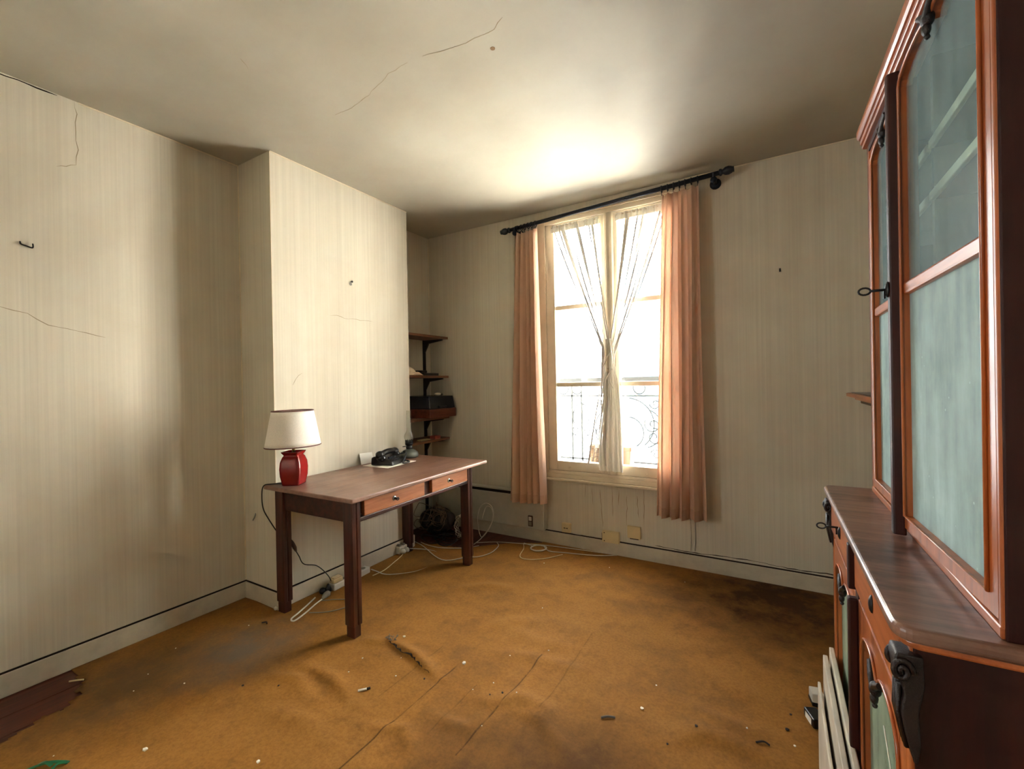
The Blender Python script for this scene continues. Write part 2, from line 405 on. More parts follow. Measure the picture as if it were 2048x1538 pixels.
crack(wl, [(XL,.20,2.596),(XL,.45,2.592),(XL,.70,2.594)], .007, (1, 0, 0), 'grime_shade')
crack(wl, [(XL,.504,1.618),(XL,.591,1.598),(XL,.653,1.554),(XL,.752,1.535),(XL,.851,1.513)], .003, (1, 0, 0))
crack(wc, [(XC,1.862,1.71),(XC,1.919,1.718),(XC,1.978,1.708),(XC,2.102,1.709),(XC,2.213,1.71)], .003, (1, 0, 0))
crack(wc, [(XC,1.60,1.27),(XC,1.62,1.31),(XC,1.66,1.34)], .003, (1, 0, 0))
for pts in ([(-1.242,.483),(-1.248,.388)],[(-1.128,.461),(-1.111,.187)],[(-1.037,.492),(-1.036,.274)],[(-.929,.436),(-.932,.22)],
            [(-.857,.446),(-.847,.289)],[(-.806,.507),(-.811,.243)],[(-1.19,.47),(-1.185,.34)],[(-.985,.47),(-.99,.36)]):
    crack(wb, [(px, YB, pz) for px, pz in pts], .0032, (0, -1, 0), 'stain', 'drip')
crack(wb, [(-.74,YB,.112),(-.5,YB,.104),(-.2,YB,.118),(.05,YB,.108),(.3,YB,.113)], .005, (0, -1, 0), 'grime_shade')
tr = []
tr.append(box(XL, XL+.004, .77, Y1, H-.006, H-.001).build('trim_1', 'bead'))
tr.append(box(XC, XC+.004, Y1, Y2, H-.006, H-.001).build('trim_2', 'bead'))
tr.append(box(-.50, XR, YB-.004, YB, H-.006, H-.001).build('trim_3', 'bead'))
tr.append(box(XL, XL+.004, Y1-.004, Y1, .1, H-.006).build('trim_4', 'bead'))
tr.append(box(XA, XA+.004, YB-.004, YB, .1, H-.006).build('trim_5', 'bead'))
tr.append(box(XC, XC+.003, Y1-.003, Y1, .1, H-.006).build('trim_6', 'bead'))
for t in tr: struct(t)

# baseboards, each topped by a dark strip that paints in the shadow gap
def base(name, x0, x1, y0, y1, gap):
    o = struct(box(x0, x1, y0, y1, -.004, .092).build(name, 'skirt', bevel=.003))
    g = box(*gap, .0922, .0985).build('gap_shade', 'grime_shade', o); return o
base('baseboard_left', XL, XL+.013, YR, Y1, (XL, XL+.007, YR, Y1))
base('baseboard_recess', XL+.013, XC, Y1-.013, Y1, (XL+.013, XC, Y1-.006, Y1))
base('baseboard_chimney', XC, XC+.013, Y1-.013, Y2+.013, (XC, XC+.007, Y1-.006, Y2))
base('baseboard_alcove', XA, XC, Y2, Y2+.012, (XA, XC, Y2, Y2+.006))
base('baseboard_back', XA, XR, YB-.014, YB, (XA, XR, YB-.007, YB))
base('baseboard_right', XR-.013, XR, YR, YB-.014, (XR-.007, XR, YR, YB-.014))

# ------------------------------------------------------------------ window
F0, F1 = YB-.018, YB+.055
wf = MB()
wf.box(WX0, -1.535, F0, F1, WZ0, WZ1); wf.box(-.515, WX1, F0, F1, WZ0, WZ1)
wf.box(-1.535, -.515, F0, F1, 2.478, WZ1); wf.box(-1.535, -.515, F0, F1, WZ0, .578)
win = struct(wf.build('window_1', 'paint', bevel=.004, fix=False))
def bead_strip(x0, x1, z0, z1, name='moulding', d=.012, parent=win, m='paint'):
    return box(x0, x1, F0-d, F0, z0, z1).build(name, m, parent, bevel=.004)
bead_strip(-1.612, -1.596, .52, WZ1+.01); bead_strip(-.454, -.438, .52, WZ1+.01); bead_strip(-1.612, -.438, WZ1-.002, WZ1+.016)
bead_strip(-1.625, -.425, .502, .520, 'sill_bead', .022)
box(WX0, WX1, F0, YB, .520, WZ0).build('sill_board', 'paint', win, bevel=.003)
BARS = (1.238, 1.829)
def casement(x0, x1, sl, sr):
    y0, y1 = F0+.004, F1-.01
    m = MB(); m.box(x0, x0+sl, y0, y1, .580, 2.474); m.box(x1-sr, x1, y0, y1, .580, 2.474)
    m.box(x0+sl, x1-sr, y0, y1, 2.412, 2.474); m.box(x0+sl, x1-sr, y0, y1, .580, .652)
    c = m.build('casement', 'paint', win, bevel=.004, fix=False)
    for z in BARS: box(x0+sl, x1-sr, y0+.01, y1-.01, z-.017, z+.017).build('glazing_bar', 'paint', c, bevel=.005)
    zs = [.652, BARS[0]-.0, BARS[1]-.0, 2.412]
    for k in range(3): box(x0+sl-.004, x1-sr+.004, y0+.024, y0+.028, zs[k]+.002, zs[k+1]-.002).build('pane', 'pane', c)
    return c
cl = casement(-1.533, -1.027, .073, .060); cr = casement(-1.023, -.517, .060, .073)
MB().prism([(-1.062, F0+.002), (-1.052, F0-.014), (-1.035, F0-.022), (-1.015, F0-.022), (-.998, F0-.014), (-.988, F0+.002)], 'z', .582, 2.472).build('centre_batten', 'paint', win, bevel=.003)
MB().tube([(-1.025, F0-.026, 1.30), (-1.025, F0-.026, 1.37)], .009, 10).ball((-1.025, F0-.052, 1.335), .017).tube([(-1.025, F0-.02, 1.335), (-1.025, F0-.05, 1.335)], .006).build('window_knob', 'paint', win)
for hx in (-1.534, -.516):
    for hz in (2.20, 1.45, .85): MB().tube([(hx, F0-.004, hz-.045), (hx, F0-.004, hz+.045)], .006, 8).build('hinge', 'paint', win)
for sx in (-1.36, -.78): MB().ball((sx, F0+.002, .605), .008, 8, 6).build('rod_hook', 'paint', win)
# outside: stone sill, balcony slab
sill = struct(box(-1.75, -.30, YB+.20, YB+.78, .38, .50).build('trim_7', 'stone', bevel=.006))
box(WX0, WX1, YB+.056, YB+.20, .50, .573).build('outer_sill', 'stone', wb)

# ------------------------------------------------------------------ carpet
CX0, CX1, CY0, CY1 = XL+.014, XR-.014, -1.0, YB-.015
nx, ny = 290, 350
xs = np.linspace(CX0, CX1, nx+1); ys = np.linspace(CY0, CY1, ny+1)
X, Y = np.meshgrid(xs, ys)
rng = np.random.default_rng(5)
Z = np.zeros_like(X)
for k in range(26):
    a = rng.uniform(0, 2*PI); fq = rng.uniform(1.5, 9); ph = rng.uniform(0, 6.3)
    Z += .0011*np.sin(fq*(X*np.cos(a)+Y*np.sin(a))+ph + 1.5*np.sin(2.1*X+ph)*np.cos(1.7*Y))/1.0*(3/fq)**.5
Z *= .6
def dseg(pts):
    D = np.full(X.shape, 9.0); S = np.zeros_like(X); side = np.zeros_like(X); tot = 0
    L = sum(math.dist(pts[i], pts[i+1]) for i in range(len(pts)-1))
    for i in range(len(pts)-1):
        (ax, ay), (bx, by) = pts[i], pts[i+1]; dx, dy = bx-ax, by-ay; l2 = dx*dx+dy*dy; l = math.sqrt(l2)
        t = np.clip(((X-ax)*dx+(Y-ay)*dy)/l2, 0, 1); d = np.hypot(X-ax-t*dx, Y-ay-t*dy)
        sd = np.sign((X-ax)*dy-(Y-ay)*dx); k = d < D
        D = np.where(k, d, D); S = np.where(k, (tot+t*l)/L, S); side = np.where(k, sd, side); tot += l
    return D, S, side
def fold(pts, h, w, skew=1.0):
    global Z
    D, S, side = dseg(pts); ww = np.where(side > 0, w, w*skew)
    Z += 1.3*h*np.exp(-(D/ww)**2)*np.sin(PI*np.clip(S, .04, .96))**.6
fold([(-1.64,1.55),(-1.533,1.529),(-1.437,1.512),(-1.342,1.475),(-1.255,1.45)], .017, .016, 2.6)
fold([(-1.835,1.50),(-1.706,1.517),(-1.625,1.543)], .009, .035)
fold([(-1.83,1.229),(-1.694,1.233),(-1.58,1.21),(-1.451,1.17)], .013, .022, 2)
fold([(-1.14,1.286),(-1.036,1.278),(-.968,1.293),(-.955,1.418)], .009, .03)
fold([(-1.061,1.431),(-.97,1.439),(-.902,1.515),(-.792,1.52),(-.694,1.492)], .011, .03, 1.6)
fold([(-.867,1.457),(-.756,1.453),(-.659,1.382),(-.598,1.332)], .012, .028, 1.8)
fold([(-1.284,1.892),(-1.201,2.002),(-1.035,2.08)], .008, .05)
fold([(-.336,1.583),(-.236,1.671),(-.141,1.669),(-.03,1.669)], .016, .035, 2)
fold([(-.353,1.826),(-.252,1.769),(-.133,1.761),(-.025,1.777)], .011, .045)
fold([(-.262,2.097),(-.153,1.985),(-.063,1.946)], .010, .05)
fold([(-1.693,2.16),(-1.551,2.276),(-1.367,2.331)], .009, .04)
fold([(-1.95,1.10),(-1.78,1.16),(-1.62,1.10)], .009, .03)
fold([(-1.25,1.95),(-1.02,1.90),(-.80,1.95)], .007, .05)
fold([(-1.15,1.72),(-.95,1.78),(-.70,1.80)], .008, .04)
fold([(-1.75,.98),(-1.55,1.02),(-1.35,1.0)], .010, .04)
fold([(-1.30,1.12),(-1.18,1.17),(-1.08,1.12)], .010, .03)
for (gx, y0, y1, dp) in ((-1.243,.90,1.62,.0055), (-.945,1.15,1.83,.0055), (-1.09,1.2,1.5,.002), (-.80,1.5,2.1,.002), (-1.392,1.2,1.7,.002), (-.65,1.4,1.9,.0015)):
    Z -= dp*np.exp(-((X-gx-.006*np.sin(Y*5))/.008)**2)/(1+np.exp(-(Y-y0)*40))/(1+np.exp((Y-y1)*40))
Z -= Z.min(); Z = np.minimum(Z, .045)
# flat where furniture and skirting stand
edge = np.minimum.reduce([X-CX0, CX1-X, CY1-Y])
Z *= np.clip(edge/.12, 0, 1)
for lx, ly in ((-1.835,1.51),(-2.40,1.50),(-1.865,2.50),(-2.43,2.50)):
    Z *= 1-np.exp(-((X-lx)**2+(Y-ly)**2)/.006)
Z *= np.where((X > .07) & (Y > .7) & (Y < 2.1), np.clip((.13-X)/.06, 0, 1), 1)
V = np.stack([X, Y, Z], -1).reshape(-1, 3)
def inside(px, py, poly):
    r = np.zeros(px.shape, bool); n = len(poly)
    for i in range(n):
        (xa, ya), (xb, yb) = poly[i], poly[(i+1) % n]
        c = ((ya > py) != (yb > py)) & (px < (xb-xa)*(py-ya)/(yb-ya+1e-12)+xa); r ^= c
    return r
cxm = (X[:-1, :-1]+X[1:, 1:])/2; cym = (Y[:-1, :-1]+Y[1:, 1:])/2
jit = .012*np.sin(cxm*61)*np.cos(cym*47)
bare = inside(cxm+jit, cym+jit, [(-2.9,-1.1),(-2.34,-1.1),(-2.38,.30),(-2.401,.453),(-2.43,.523),(-2.45,.60),(-2.50,.655),(-2.60,.695),(-2.70,.70),(-2.9,.71)])
bare |= inside(cxm+jit, cym+jit, [(-2.9,2.60),(-2.50,2.60),(-2.30,2.68),(-2.06,2.72),(-1.93,2.86),(-1.80,2.98),(-1.60,3.10),(-1.55,3.3),(-2.9,3.3)])
bare |= (cym > Y1-.013) & (cym < Y2+.013) & (cxm < XC+.013)
I = np.arange((nx+1)*(ny+1)).reshape(ny+1, nx+1)
Q = np.stack([I[:-1, :-1], I[:-1, 1:], I[1:, 1:], I[1:, :-1]], -1)[~bare]
me = bpy.data.meshes.new('carpet'); me.from_pydata(V.tolist(), [], Q.reshape(-1, 4).tolist())
bm = bmesh.new(); bm.from_mesh(me); bmesh.ops.delete(bm, geom=[v for v in bm.verts if not v.link_faces], context='VERTS'); bm.to_mesh(me); bm.free()
me.polygons.foreach_set('use_smooth', [True]*len(me.polygons))
def carpet_mat():
    m, n, l, p, o = nt('ochre_carpet')
    v = mapping(n, l, (1, 1, 1))
    big = noise(n, l, v, 1.7, 6, .65); mid = noise(n, l, v, 7, 6, .7); fine = noise(n, l, v, 90, 4, .7)
    c = ramp(n, l, big, [(.30, lin(116, 80, 40)), (.50, lin(148, 101, 43)), (.72, lin(156, 109, 51))])
    c = mix(n, l, ramp(n, l, mid, [(.50, (0, 0, 0)), (.78, (.42,)*3)]), c, lin(80, 54, 32))
    c = mix(n, l, ramp(n, l, fine, [(.35, (.28,)*3), (.6, (0, 0, 0))]), c, lin(72, 46, 24))
    # trodden-in grey dust by the recess and worn dark dirt along the board joints
    def spot(cx, cy, r, amount, colr, c):
        mp = n.new('ShaderNodeMapping'); mp.inputs['Location'].default_value = (-cx/r, -cy/r, 0); mp.inputs['Scale'].default_value = (1/r, 1/r, 0)
        tc = n.new('ShaderNodeTexCoord'); l.new(tc.outputs['Object'], mp.inputs['Vector'])
        g = n.new('ShaderNodeTexGradient'); g.gradient_type = 'SPHERICAL'; l.new(mp.outputs['Vector'], g.inputs['Vector'])
        mt = n.new('ShaderNodeMath'); mt.operation = 'MULTIPLY'; l.new(g.outputs['Fac'], mt.inputs[0]); l.new(mid, mt.inputs[1])
        return mix(n, l, ramp(n, l, mt.outputs[0], [(.05, (0, 0, 0)), (.45, (amount,)*3)]), c, colr)
    c = spot(-2.22, 1.17, .38, .8, lin(104, 92, 76), c)
    c = spot(-.70, 1.05, .55, .9, lin(76, 50, 28), c)
    c = spot(-2.45, .75, .50, .8, lin(88, 68, 44), c)
    c = spot(-.55, 1.35, .35, .8, lin(82, 54, 28), c)
    c = spot(.0, 2.9, .9, .9, lin(52, 30, 16), c)  # dark patch: shade of the unlit back-right floor painted in, with some dirt
    sp = n.new('ShaderNodeSeparateXYZ'); tc = n.new('ShaderNodeTexCoord'); l.new(tc.outputs['Object'], sp.inputs[0])
    def mth(op, a, b=None):
        q = n.new('ShaderNodeMath'); q.operation = op
        for k, v_ in enumerate((a, b)):
            if v_ is None: continue
            if hasattr(v_, 'links'): l.new(v_, q.inputs[k])
            else: q.inputs[k].default_value = v_
        return q.outputs[0]
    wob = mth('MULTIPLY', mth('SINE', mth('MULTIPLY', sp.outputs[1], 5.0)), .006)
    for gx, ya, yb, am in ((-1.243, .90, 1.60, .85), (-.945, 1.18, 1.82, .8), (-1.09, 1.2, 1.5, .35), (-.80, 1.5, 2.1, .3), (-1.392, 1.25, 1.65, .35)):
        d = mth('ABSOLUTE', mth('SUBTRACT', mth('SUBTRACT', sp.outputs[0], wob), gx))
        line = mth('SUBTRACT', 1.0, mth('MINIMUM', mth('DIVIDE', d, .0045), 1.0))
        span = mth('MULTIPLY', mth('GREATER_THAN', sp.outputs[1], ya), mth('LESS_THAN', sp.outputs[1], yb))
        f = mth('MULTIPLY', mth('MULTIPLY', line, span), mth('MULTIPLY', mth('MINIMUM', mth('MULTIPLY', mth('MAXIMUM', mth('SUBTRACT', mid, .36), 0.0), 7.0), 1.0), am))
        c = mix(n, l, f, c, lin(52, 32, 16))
    l.new(c, p.inputs['Base Color']); p.inputs['Roughness'].default_value = .85; setspec(p, .15)
    bump(n, l, p, fine, .35, .003)
    return m
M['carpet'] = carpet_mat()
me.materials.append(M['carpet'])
carpet = bpy.data.objects.new('carpet', me); COL.objects.link(carpet)
carpet.modifiers.new('solid', 'SOLIDIFY').thickness = .004; carpet.modifiers['solid'].offset = -1
tag(carpet, 'worn ochre carpet with folds and creases covering the floor', 'carpet')
def cz(x, y):
    i = int(round((x-CX0)/(CX1-CX0)*nx)); j = int(round((y-CY0)/(CY1-CY0)*ny))
    return float(Z[max(0, min(ny, j)), max(0, min(nx, i))])

tp_ = smooth_path([(-1.632,1.538,0),(-1.60,1.533,0),(-1.533,1.515,0),(-1.437,1.498,0),(-1.36,1.468,0),(-1.30,1.452,0)], 6)
MB().ribbon([(p.x, p.y, cz(p.x, p.y)+.0012) for p in tp_], [.002+.011*math.sin(PI*min(1, i/(len(tp_)-1)*1.15))**1 if i/(len(tp_)-1) < .87 else .002 for i in range(len(tp_))], (0, 0, 1), .0005).build('tear', 'grime_shade', carpet)

# ------------------------------------------------------------------ curtain rod and curtains
YC = 3.055
rodA, rodB = Vector((-1.80, YC, 2.474)), Vector((-.285, YC, 2.541))
rp = lambda x: rodA.lerp(rodB, (x-rodA.x)/(rodB.x-rodA.x))
rod = thing('curtain_rod', 'black wooden curtain rod above the window with turned ends', 'curtain rod', (0, 0, 0))
MB().tube([rodA, rodB], .0145, 14).build('pole', 'iron', rod)
def finial(p, d):
    prof = [(.0145, 0), (.021, .004), (.021, .014), (.015, .018), (.015, .024), (.024, .036), (.026, .055), (.021, .070), (.017, .076), (.017, .085)]
    m = MB(); vs = []
    m.lathe(prof, (0, 0, 0), 16); q = Vector((0, 0, 1)).rotation_difference(d).to_matrix().to_4x4()
    m.xf(Matrix.Translation(p) @ q); return m
dr = (rodB-rodA).normalized()
finial(rodA, -dr).build('finial', 'iron', rod); finial(rodB, dr).build('finial', 'iron', rod)
for bx in (-1.755, -.315):
    p = rp(bx); m = MB()
    m.tube([p+Vector((0, .0, -.002)), p+Vector((0, .055, -.012)), (p.x, YB, p.z-.012)], [.012, .012, .014], 10)
    m.lathe([(.030, 0), (.030, .008), (.018, .014)], (0, 0, 0), 16)
    br = MB().tube([(p.x, YC-.002, p.z-.026), (p.x, YB, p.z-.026)], .011, 10).tube([(p.x, YC, p.z-.030), (p.x, YC, p.z+.0)], .013, 10)
    br.lathe([(.001, .0), (.030, 0), (.032, .006), (.026, .014)], (0, 0, 0), 16)
    for i in range(len(br.v)):
        pass
    k = MB().lathe([(.034, 0), (.034, .008), (.018, .016)], (0, 0, 0), 16).xf(Matrix.Translation((p.x, YB, p.z-.026)) @ Matrix.Rotation(PI/2, 4, 'X'))
    o = MB().tube([(p.x, YC-.012, p.z-.024), (p.x, YB, p.z-.026)], .011, 10); o.add(k.v, k.f, True)
    o.tube([(p.x, YC-.022, p.z), (p.x, YC-.02, p.z-.02), (p.x, YC+.0, p.z-.028), (p.x, YC+.02, p.z-.02), (p.x, YC+.022, p.z)], .007, 8)
    o.ball((p.x, YC-.006, p.z-.036), .020, 12, 8)
    o.build('bracket', 'iron', rod, fix=False)

def drape(name, label, xt0, xt1, xb0, xb1, z0, folds, phase, rings, amp0, amp1, bulge, seed, yo=0):
    rnd = random.Random(seed); fw = [rnd.uniform(.7, 1.35) for _ in range(int(folds*2)+4)]
    t = thing(name, label, 'curtain', ((xb0+xb1)/2, YC, 0))
    ox, oy = (xb0+xb1)/2, YC
    cum = [0]
    for k in fw: cum.append(cum[-1]+k)
    def ph(u):
        s = u*folds*2; i = int(s); s = cum[i]+(s-i)*fw[i]; return s*PI/(cum[int(folds*2)]/(folds*2))
    def fn(u, v):
        w = v**.75
        x = (xt0+(xt1-xt0)*u)*(1-w)+(xb0+(xb1-xb0)*u)*w
        a = amp0+(amp1-amp0)*v**.7
        pz = ph(u)+phase
        sn = math.sin(pz); sn = math.copysign(abs(sn)**.75, sn)
        y = YC - yo*v + a*sn + .006*math.sin(3.1*v+4*u)+bulge*v*(u-.5)
        x += .45*a*math.sin(2*pz+.6)*.5 + .004*math.sin(5*v+u*9)
        zt = rp(xt0+(xt1-xt0)*u).z-.036 - .012*abs(math.sin(u*PI*rings))
        z = zt*(1-v)+z0(u)*v
        return (x-ox, y-oy, z)
    MB().grid(fn, 150, 60).build('cloth', 'curtain', t, solid=.0018, fix=False)
    def fh(u, v):
        p = fn(u, .968+.032*v); return (p[0], p[1]-.0022, p[2])
    MB().grid(fh, 150, 3).build('hem', 'hem', t, fix=False)
    for k in range(rings+1):
        u = k/rings; xr = xt0+(xt1-xt0)*u; c = rp(max(-1.745, min(-.335, xr)))
        pts = [(c.x-ox+.002*math.sin(k), c.y-oy+.021*math.cos(a), c.z+.021*math.sin(a)-.005) for a in [2*PI*i/18 for i in range(18)]]
        r = MB().tube(pts, .0032, 6, closed=True).build('curtain_ring', 'iron', t)
        MB().tube([(c.x-ox, c.y-oy, c.z-.026), (c.x-ox, c.y-oy-.004, c.z-.036), (c.x-ox, c.y-oy+.002, c.z-.046)], .0022, 6).build('hook', 'iron', r)
    return t
drape('curtain', 'narrow orange-beige curtain gathered left of the window above the heater', -1.764, -1.572, -1.835, -1.530, lambda u: .318+.012*u, 5, .6, 6, .018, .028, .02, 4, .022)
drape('curtain', 'wide orange-beige curtain hanging right of the window', -.632, -.408, -.708, -.398, lambda u: .342+.012*u, 4.5, .2, 6, .016, .040, -.02, 11)

# net curtains: both sheets cross at the meeting stile and are knotted there
def netc(name, label, top, waist, bot, ztop, zw, zb, mat, y0, seed, pleats):
    rnd = random.Random(seed); offs = [rnd.uniform(-1, 1) for _ in range(60)]
    def lerp3(a, b, c, v):
        if v < .5: s = v/.5; return a+(b-a)*(s*.85+.15*s*s)
        s = (v-.5)/.5; return b+(c-b)*(s**.8)
    def fn(u, v):
        x = lerp3(top[0]+(top[1]-top[0])*u, waist[0]+(waist[1]-waist[0])*u, bot[0]+(bot[1]-bot[0])*u, v)
        z = ztop+(zw-ztop)*v/.5 if v < .5 else zw+((zb(u))-zw)*(v-.5)/.5
        nearw = math.exp(-((v-.5)/.22)**2)
        y = y0 + .004*(1-.5*nearw)*math.sin(u*pleats*2*PI+2*math.sin(v*3)) + .0015*math.sin(u*pleats*4.6*PI+1)
        return (x, y, z)
    m = MB().grid(fn, 120, 50, uv=True)
    t = thing(name, label, 'net curtain')
    m.build('veil', mat, t, fix=False); return t, fn
n1, f1 = netc('net_curtain', 'sheer net curtain on the left casement swept to the middle, thick gathered tail', (-1.465, -1.085), (-1.075, -1.005), (-1.105, -.935), 2.435, 1.50, lambda u: .612+.01*u, 'net', 3.098, 2, 9)
n2, f2 = netc('net_curtain', 'sheer net curtain on the right casement swept to the middle, lacy flared tail', (-.965, -.590), (-1.045, -.975), (-1.235, -1.085), 2.435, 1.47, lambda u: .650-.02*u, 'net', 3.108, 5, 9)
def tailfn(u, v):
    w = .030+.070*min(1, v*1.3)
    x = -1.022 + (u-.5)*2*w*(.75 if v < .3 else .9) + .010*math.sin(v*5) + .02*v*.6
    return (x, 3.082+.010*math.sin(u*22+v*2)+.006*math.sin(u*51), 1.56-.945*v)
MB().grid(tailfn, 70, 40, uv=True).build('gathered_tail', 'netdense', n1, fix=False)
for (fnn, par) in ((f1, n1), (f2, n2)):
    MB().tube([Vector(fnn(i/10, 0)) for i in range(11)], .004, 6).build('wire', 'paint', par)
    MB().grid(lambda u, v, fnn=fnn: (fnn(u, 0)[0], fnn(u, 0)[1]-.004+.003*math.sin(u*90), fnn(u, 0)[2]+.012-.05*v), 90, 3, uv=True).build('gathered_heading', 'netdense', par, fix=False)
M['netcord'] = plain('net_fold', lin(206, 200, 196), .9, spec=.05, var=.04)
for fnn, par, us in ((f1, n1, (.06, .17, .27, .40, .58, .80)), (f2, n2, (.97, .86, .76, .62, .45, .25))):
    for k, u in enumerate(us):                      # doubled-up folds of the veil read as darker strands
        MB().tube([Vector(fnn(u, .02+.96*j/40))+Vector((0, -.004, 0)) for j in range(41)], [.0038+.0022*math.sin(j*.31+k*1.7) for j in range(41)], 6).build('fold', 'netcord', par)
for (kx, kz, dx, dz) in ((-1.03, 1.42, .03, .05), (-1.02, 1.30, .025, .045), (-1.01, 1.25, -.02, .04)):
    MB().tube(smooth_path([(kx-dx, 3.074, kz-dz), (kx, 3.066, kz), (kx+dx, 3.074, kz+dz)]), .006, 6).build('twisted_fold', 'netdense', n1)

# ------------------------------------------------------------------ outside
rail = thing('balcony_railing', 'pale wrought iron balcony railing with scrolls outside the window', 'railing', (-1.0, 3.66, .50))
def rl(m, name): return m.build(name, 'railp', rail, fix=False)
RX, RY = -1.0, 0
rl(MB().box(-1.3, 1.0, -.022, .022, .755, .79), 'handrail')
rl(MB().box(-1.3, 1.0, -.008, .008, .628, .642), 'middle_rail'); rl(MB().box(-1.3, 1.0, -.008, .008, .08, .094), 'bottom_rail')
for px in (-.72, -.55, -.46, .30, .62): rl(MB().box(px-.008, px+.008, -.008, .008, 0, .755), 'post')
def circ(cx, cz, r, a0, a1, n=20): return [(cx+r*math.cos(a0+(a1-a0)*i/n), 0, cz+r*math.sin(a0+(a1-a0)*i/n)) for i in range(n+1)]
for px in (-.635, -.505, .04, .46): rl(MB().tube(circ(px, .698, .048, 0, 2*PI, 24)[:-1], .006, 6, closed=True), 'ring')
def spiral(cx, cz, r0, r1, a0, turns, n=30): return [(cx+(r0+(r1-r0)*i/n)*math.cos(a0+turns*2*PI*i/n), 0, cz+(r0+(r1-r0)*i/n)*math.sin(a0+turns*2*PI*i/n)) for i in range(n+1)]
for sx in (-1, 1):
    cx0 = -.06
    for pts in (circ(0, .40, .215, -.9, 1.5), circ(.0, .33, .13, -1.0, 1.45), spiral(.205, .40, .07, .012, 2.6, 1.3), spiral(.215, .30, .075, .012, 1.8, -1.4),
                spiral(.225, .57, .045, .010, 3.2, 1.2), spiral(.225, .16, .045, .010, 3.0, -1.2), circ(.12, .37, .16, -1.3, 1.2)):
        rl(MB().tube([(cx0+sx*p[0], p[1], p[2]) for p in pts], .0055, 6), 'scroll')
for sx in (-1, 1):
    for pts in (circ(0, .45, .12, -.6, 1.57), spiral(.10, .33, .05, .01, 2.5, 1.2)):
        rl(MB().tube([(-.42+sx*.6*p[0]-.05, p[1], p[2]) for p in pts], .005, 6), 'scroll')
bk = thing('wicker_basket', 'pale woven basket on the outer window sill behind the lacy net', 'basket', (-1.216, 3.31, .573))
MB().lathe([(.040, 0), (.046, .19), (.042, .19), (.036, .01)], (0, 0, 0), 20).build('body', 'basket', bk)
for k in range(5): MB().tube([(.0445*math.cos(a)+.0012*k*math.cos(a)*.6, .0445*math.sin(a)+.0012*k*math.sin(a)*.6, .03+.036*k) for a in [2*PI*i/20 for i in range(20)]], .004, 5, closed=True).build('weave_band', 'basket', bk)
pt = thing('terracotta_planter', 'brown terracotta window box on the outer sill behind the net tail', 'planter', (-1.04, 3.32, .573))
MB().add([(-.10,-.055,0),(.10,-.055,0),(.10,.055,0),(-.10,.055,0),(-.115,-.065,.17),(.115,-.065,.17),(.115,.065,.17),(-.115,.065,.17)],
         [(0,3,2,1),(0,1,5,4),(1,2,6,5),(2,3,7,6),(3,0,4,7),(4,5,6,7)]).build('trough', 'terra', pt, bevel=.004)
box(-.122, .122, -.072, .072, .165, .195).build('rim', 'terra', pt, bevel=.004)
fb = thing('apartment_building', 'pale apartment building across the street, seen through the window', 'building', (1.0, 12.0, -9))
box(-5.2, 34, 0, 4, 0, 15.5).build('facade_wall', 'facade', fb)
for fx in [-4.6+2.3*i for i in range(0, 12)]:
    for fz in (5.2, 8.4, 11.6):
        w_ = box(fx, fx+1.1, -.06, .02, fz, fz+2.1).build('window', 'facade', fb)
        box(fx+.08, fx+1.02, -.075, -.055, fz+.08, fz+2.02).build('pane', 'fwin', w_)
for fz in (4.9, 8.1, 11.3): box(-5.2, 34, -.25, 0, fz-.12, fz).build('cornice', 'facade', fb)
# ------------------------------------------------------------------ heater
ht = thing('electric_heater', 'white enamel electric panel heater under the left curtain', 'heater', (-2.10, 3.153, .105))
box(-.52, .537, -.066, -.0, 0, .255).build('casing', 'heater', ht, bevel=.006)
box(-.52, .537, -.060, -.004, .255, .278).build('air_slot', 'grime_shade', ht)
box(-.525, .540, -.066, 0, .278, .290).build('top_lip', 'heater', ht, bevel=.003)
sw = box(.40, .440, -.073, -.064, .02, .105).build('switch_plate', 'browns', ht, bevel=.002)
for z0 in (.028, .066): box(.408, .432, -.078, -.071, z0, z0+.030).build('rocker', 'white' if z0 > .05 else 'cableg', sw, bevel=.002)

# ------------------------------------------------------------------ sockets on the back wall
so = thing('wall_socket', 'cream two-hole wall socket left of the junction boxes under the window', 'socket', (-1.396, YB, .142))
box(-.036, .036, -.028, 0, -.036, .036).build('housing', 'beige', so, bevel=.004)
box(-.030, .030, -.031, -.028, -.030, .030).build('face_plate', 'beige', so, bevel=.002)
for hx in (-.012, .012): MB().tube([(hx, -.0315, 0), (hx, -.029, 0)], .0045, 10).build('hole', 'grime_shade', so)
MB().tube([(-.012, -.0313, 0), (.012, -.0313, 0)], .0016, 6).build('slot', 'grime_shade', so)
j1 = thing('junction_box', 'wide cream junction box low on the skirting, middle of the three wall boxes', 'junction box', (-1.046, YB, .128))
box(-.062, .062, -.032, 0, -.042, .040).build('cover', 'beige', j1, bevel=.003)
for q in ((-.045, .028), (-.045, -.030)): MB().tube([(q[0], -.0335, q[1]), (q[0], -.031, q[1])], .004, 8).build('screw', 'grime_shade', j1)
box(-.068, -.062, -.02, 0, -.03, .02).build('cable_entry', 'grime_shade', j1)
j2 = thing('blanking_box', 'square cream blank cover box, right of the three wall boxes', 'junction box', (-.878, YB, .185))
box(-.046, .046, -.022, 0, -.043, .043).build('cover', 'beige', j2, bevel=.003)
box(-.030, .030, -.016, 0, -.050, -.043).build('lower_lip', 'grime_shade', j2)
sc_ = thing('socket_lead', 'short white cable between the two-hole socket and the junction box', 'cable', (-1.36, YB-.016, .1))
MB().tube(smooth_path([(-.01, 0, .01), (.06, .0, .006), (.14, 0, .012), (.20, -.002, .008), (.25, 0, .012)]), .0035, 6).build('lead', 'cable', sc_)
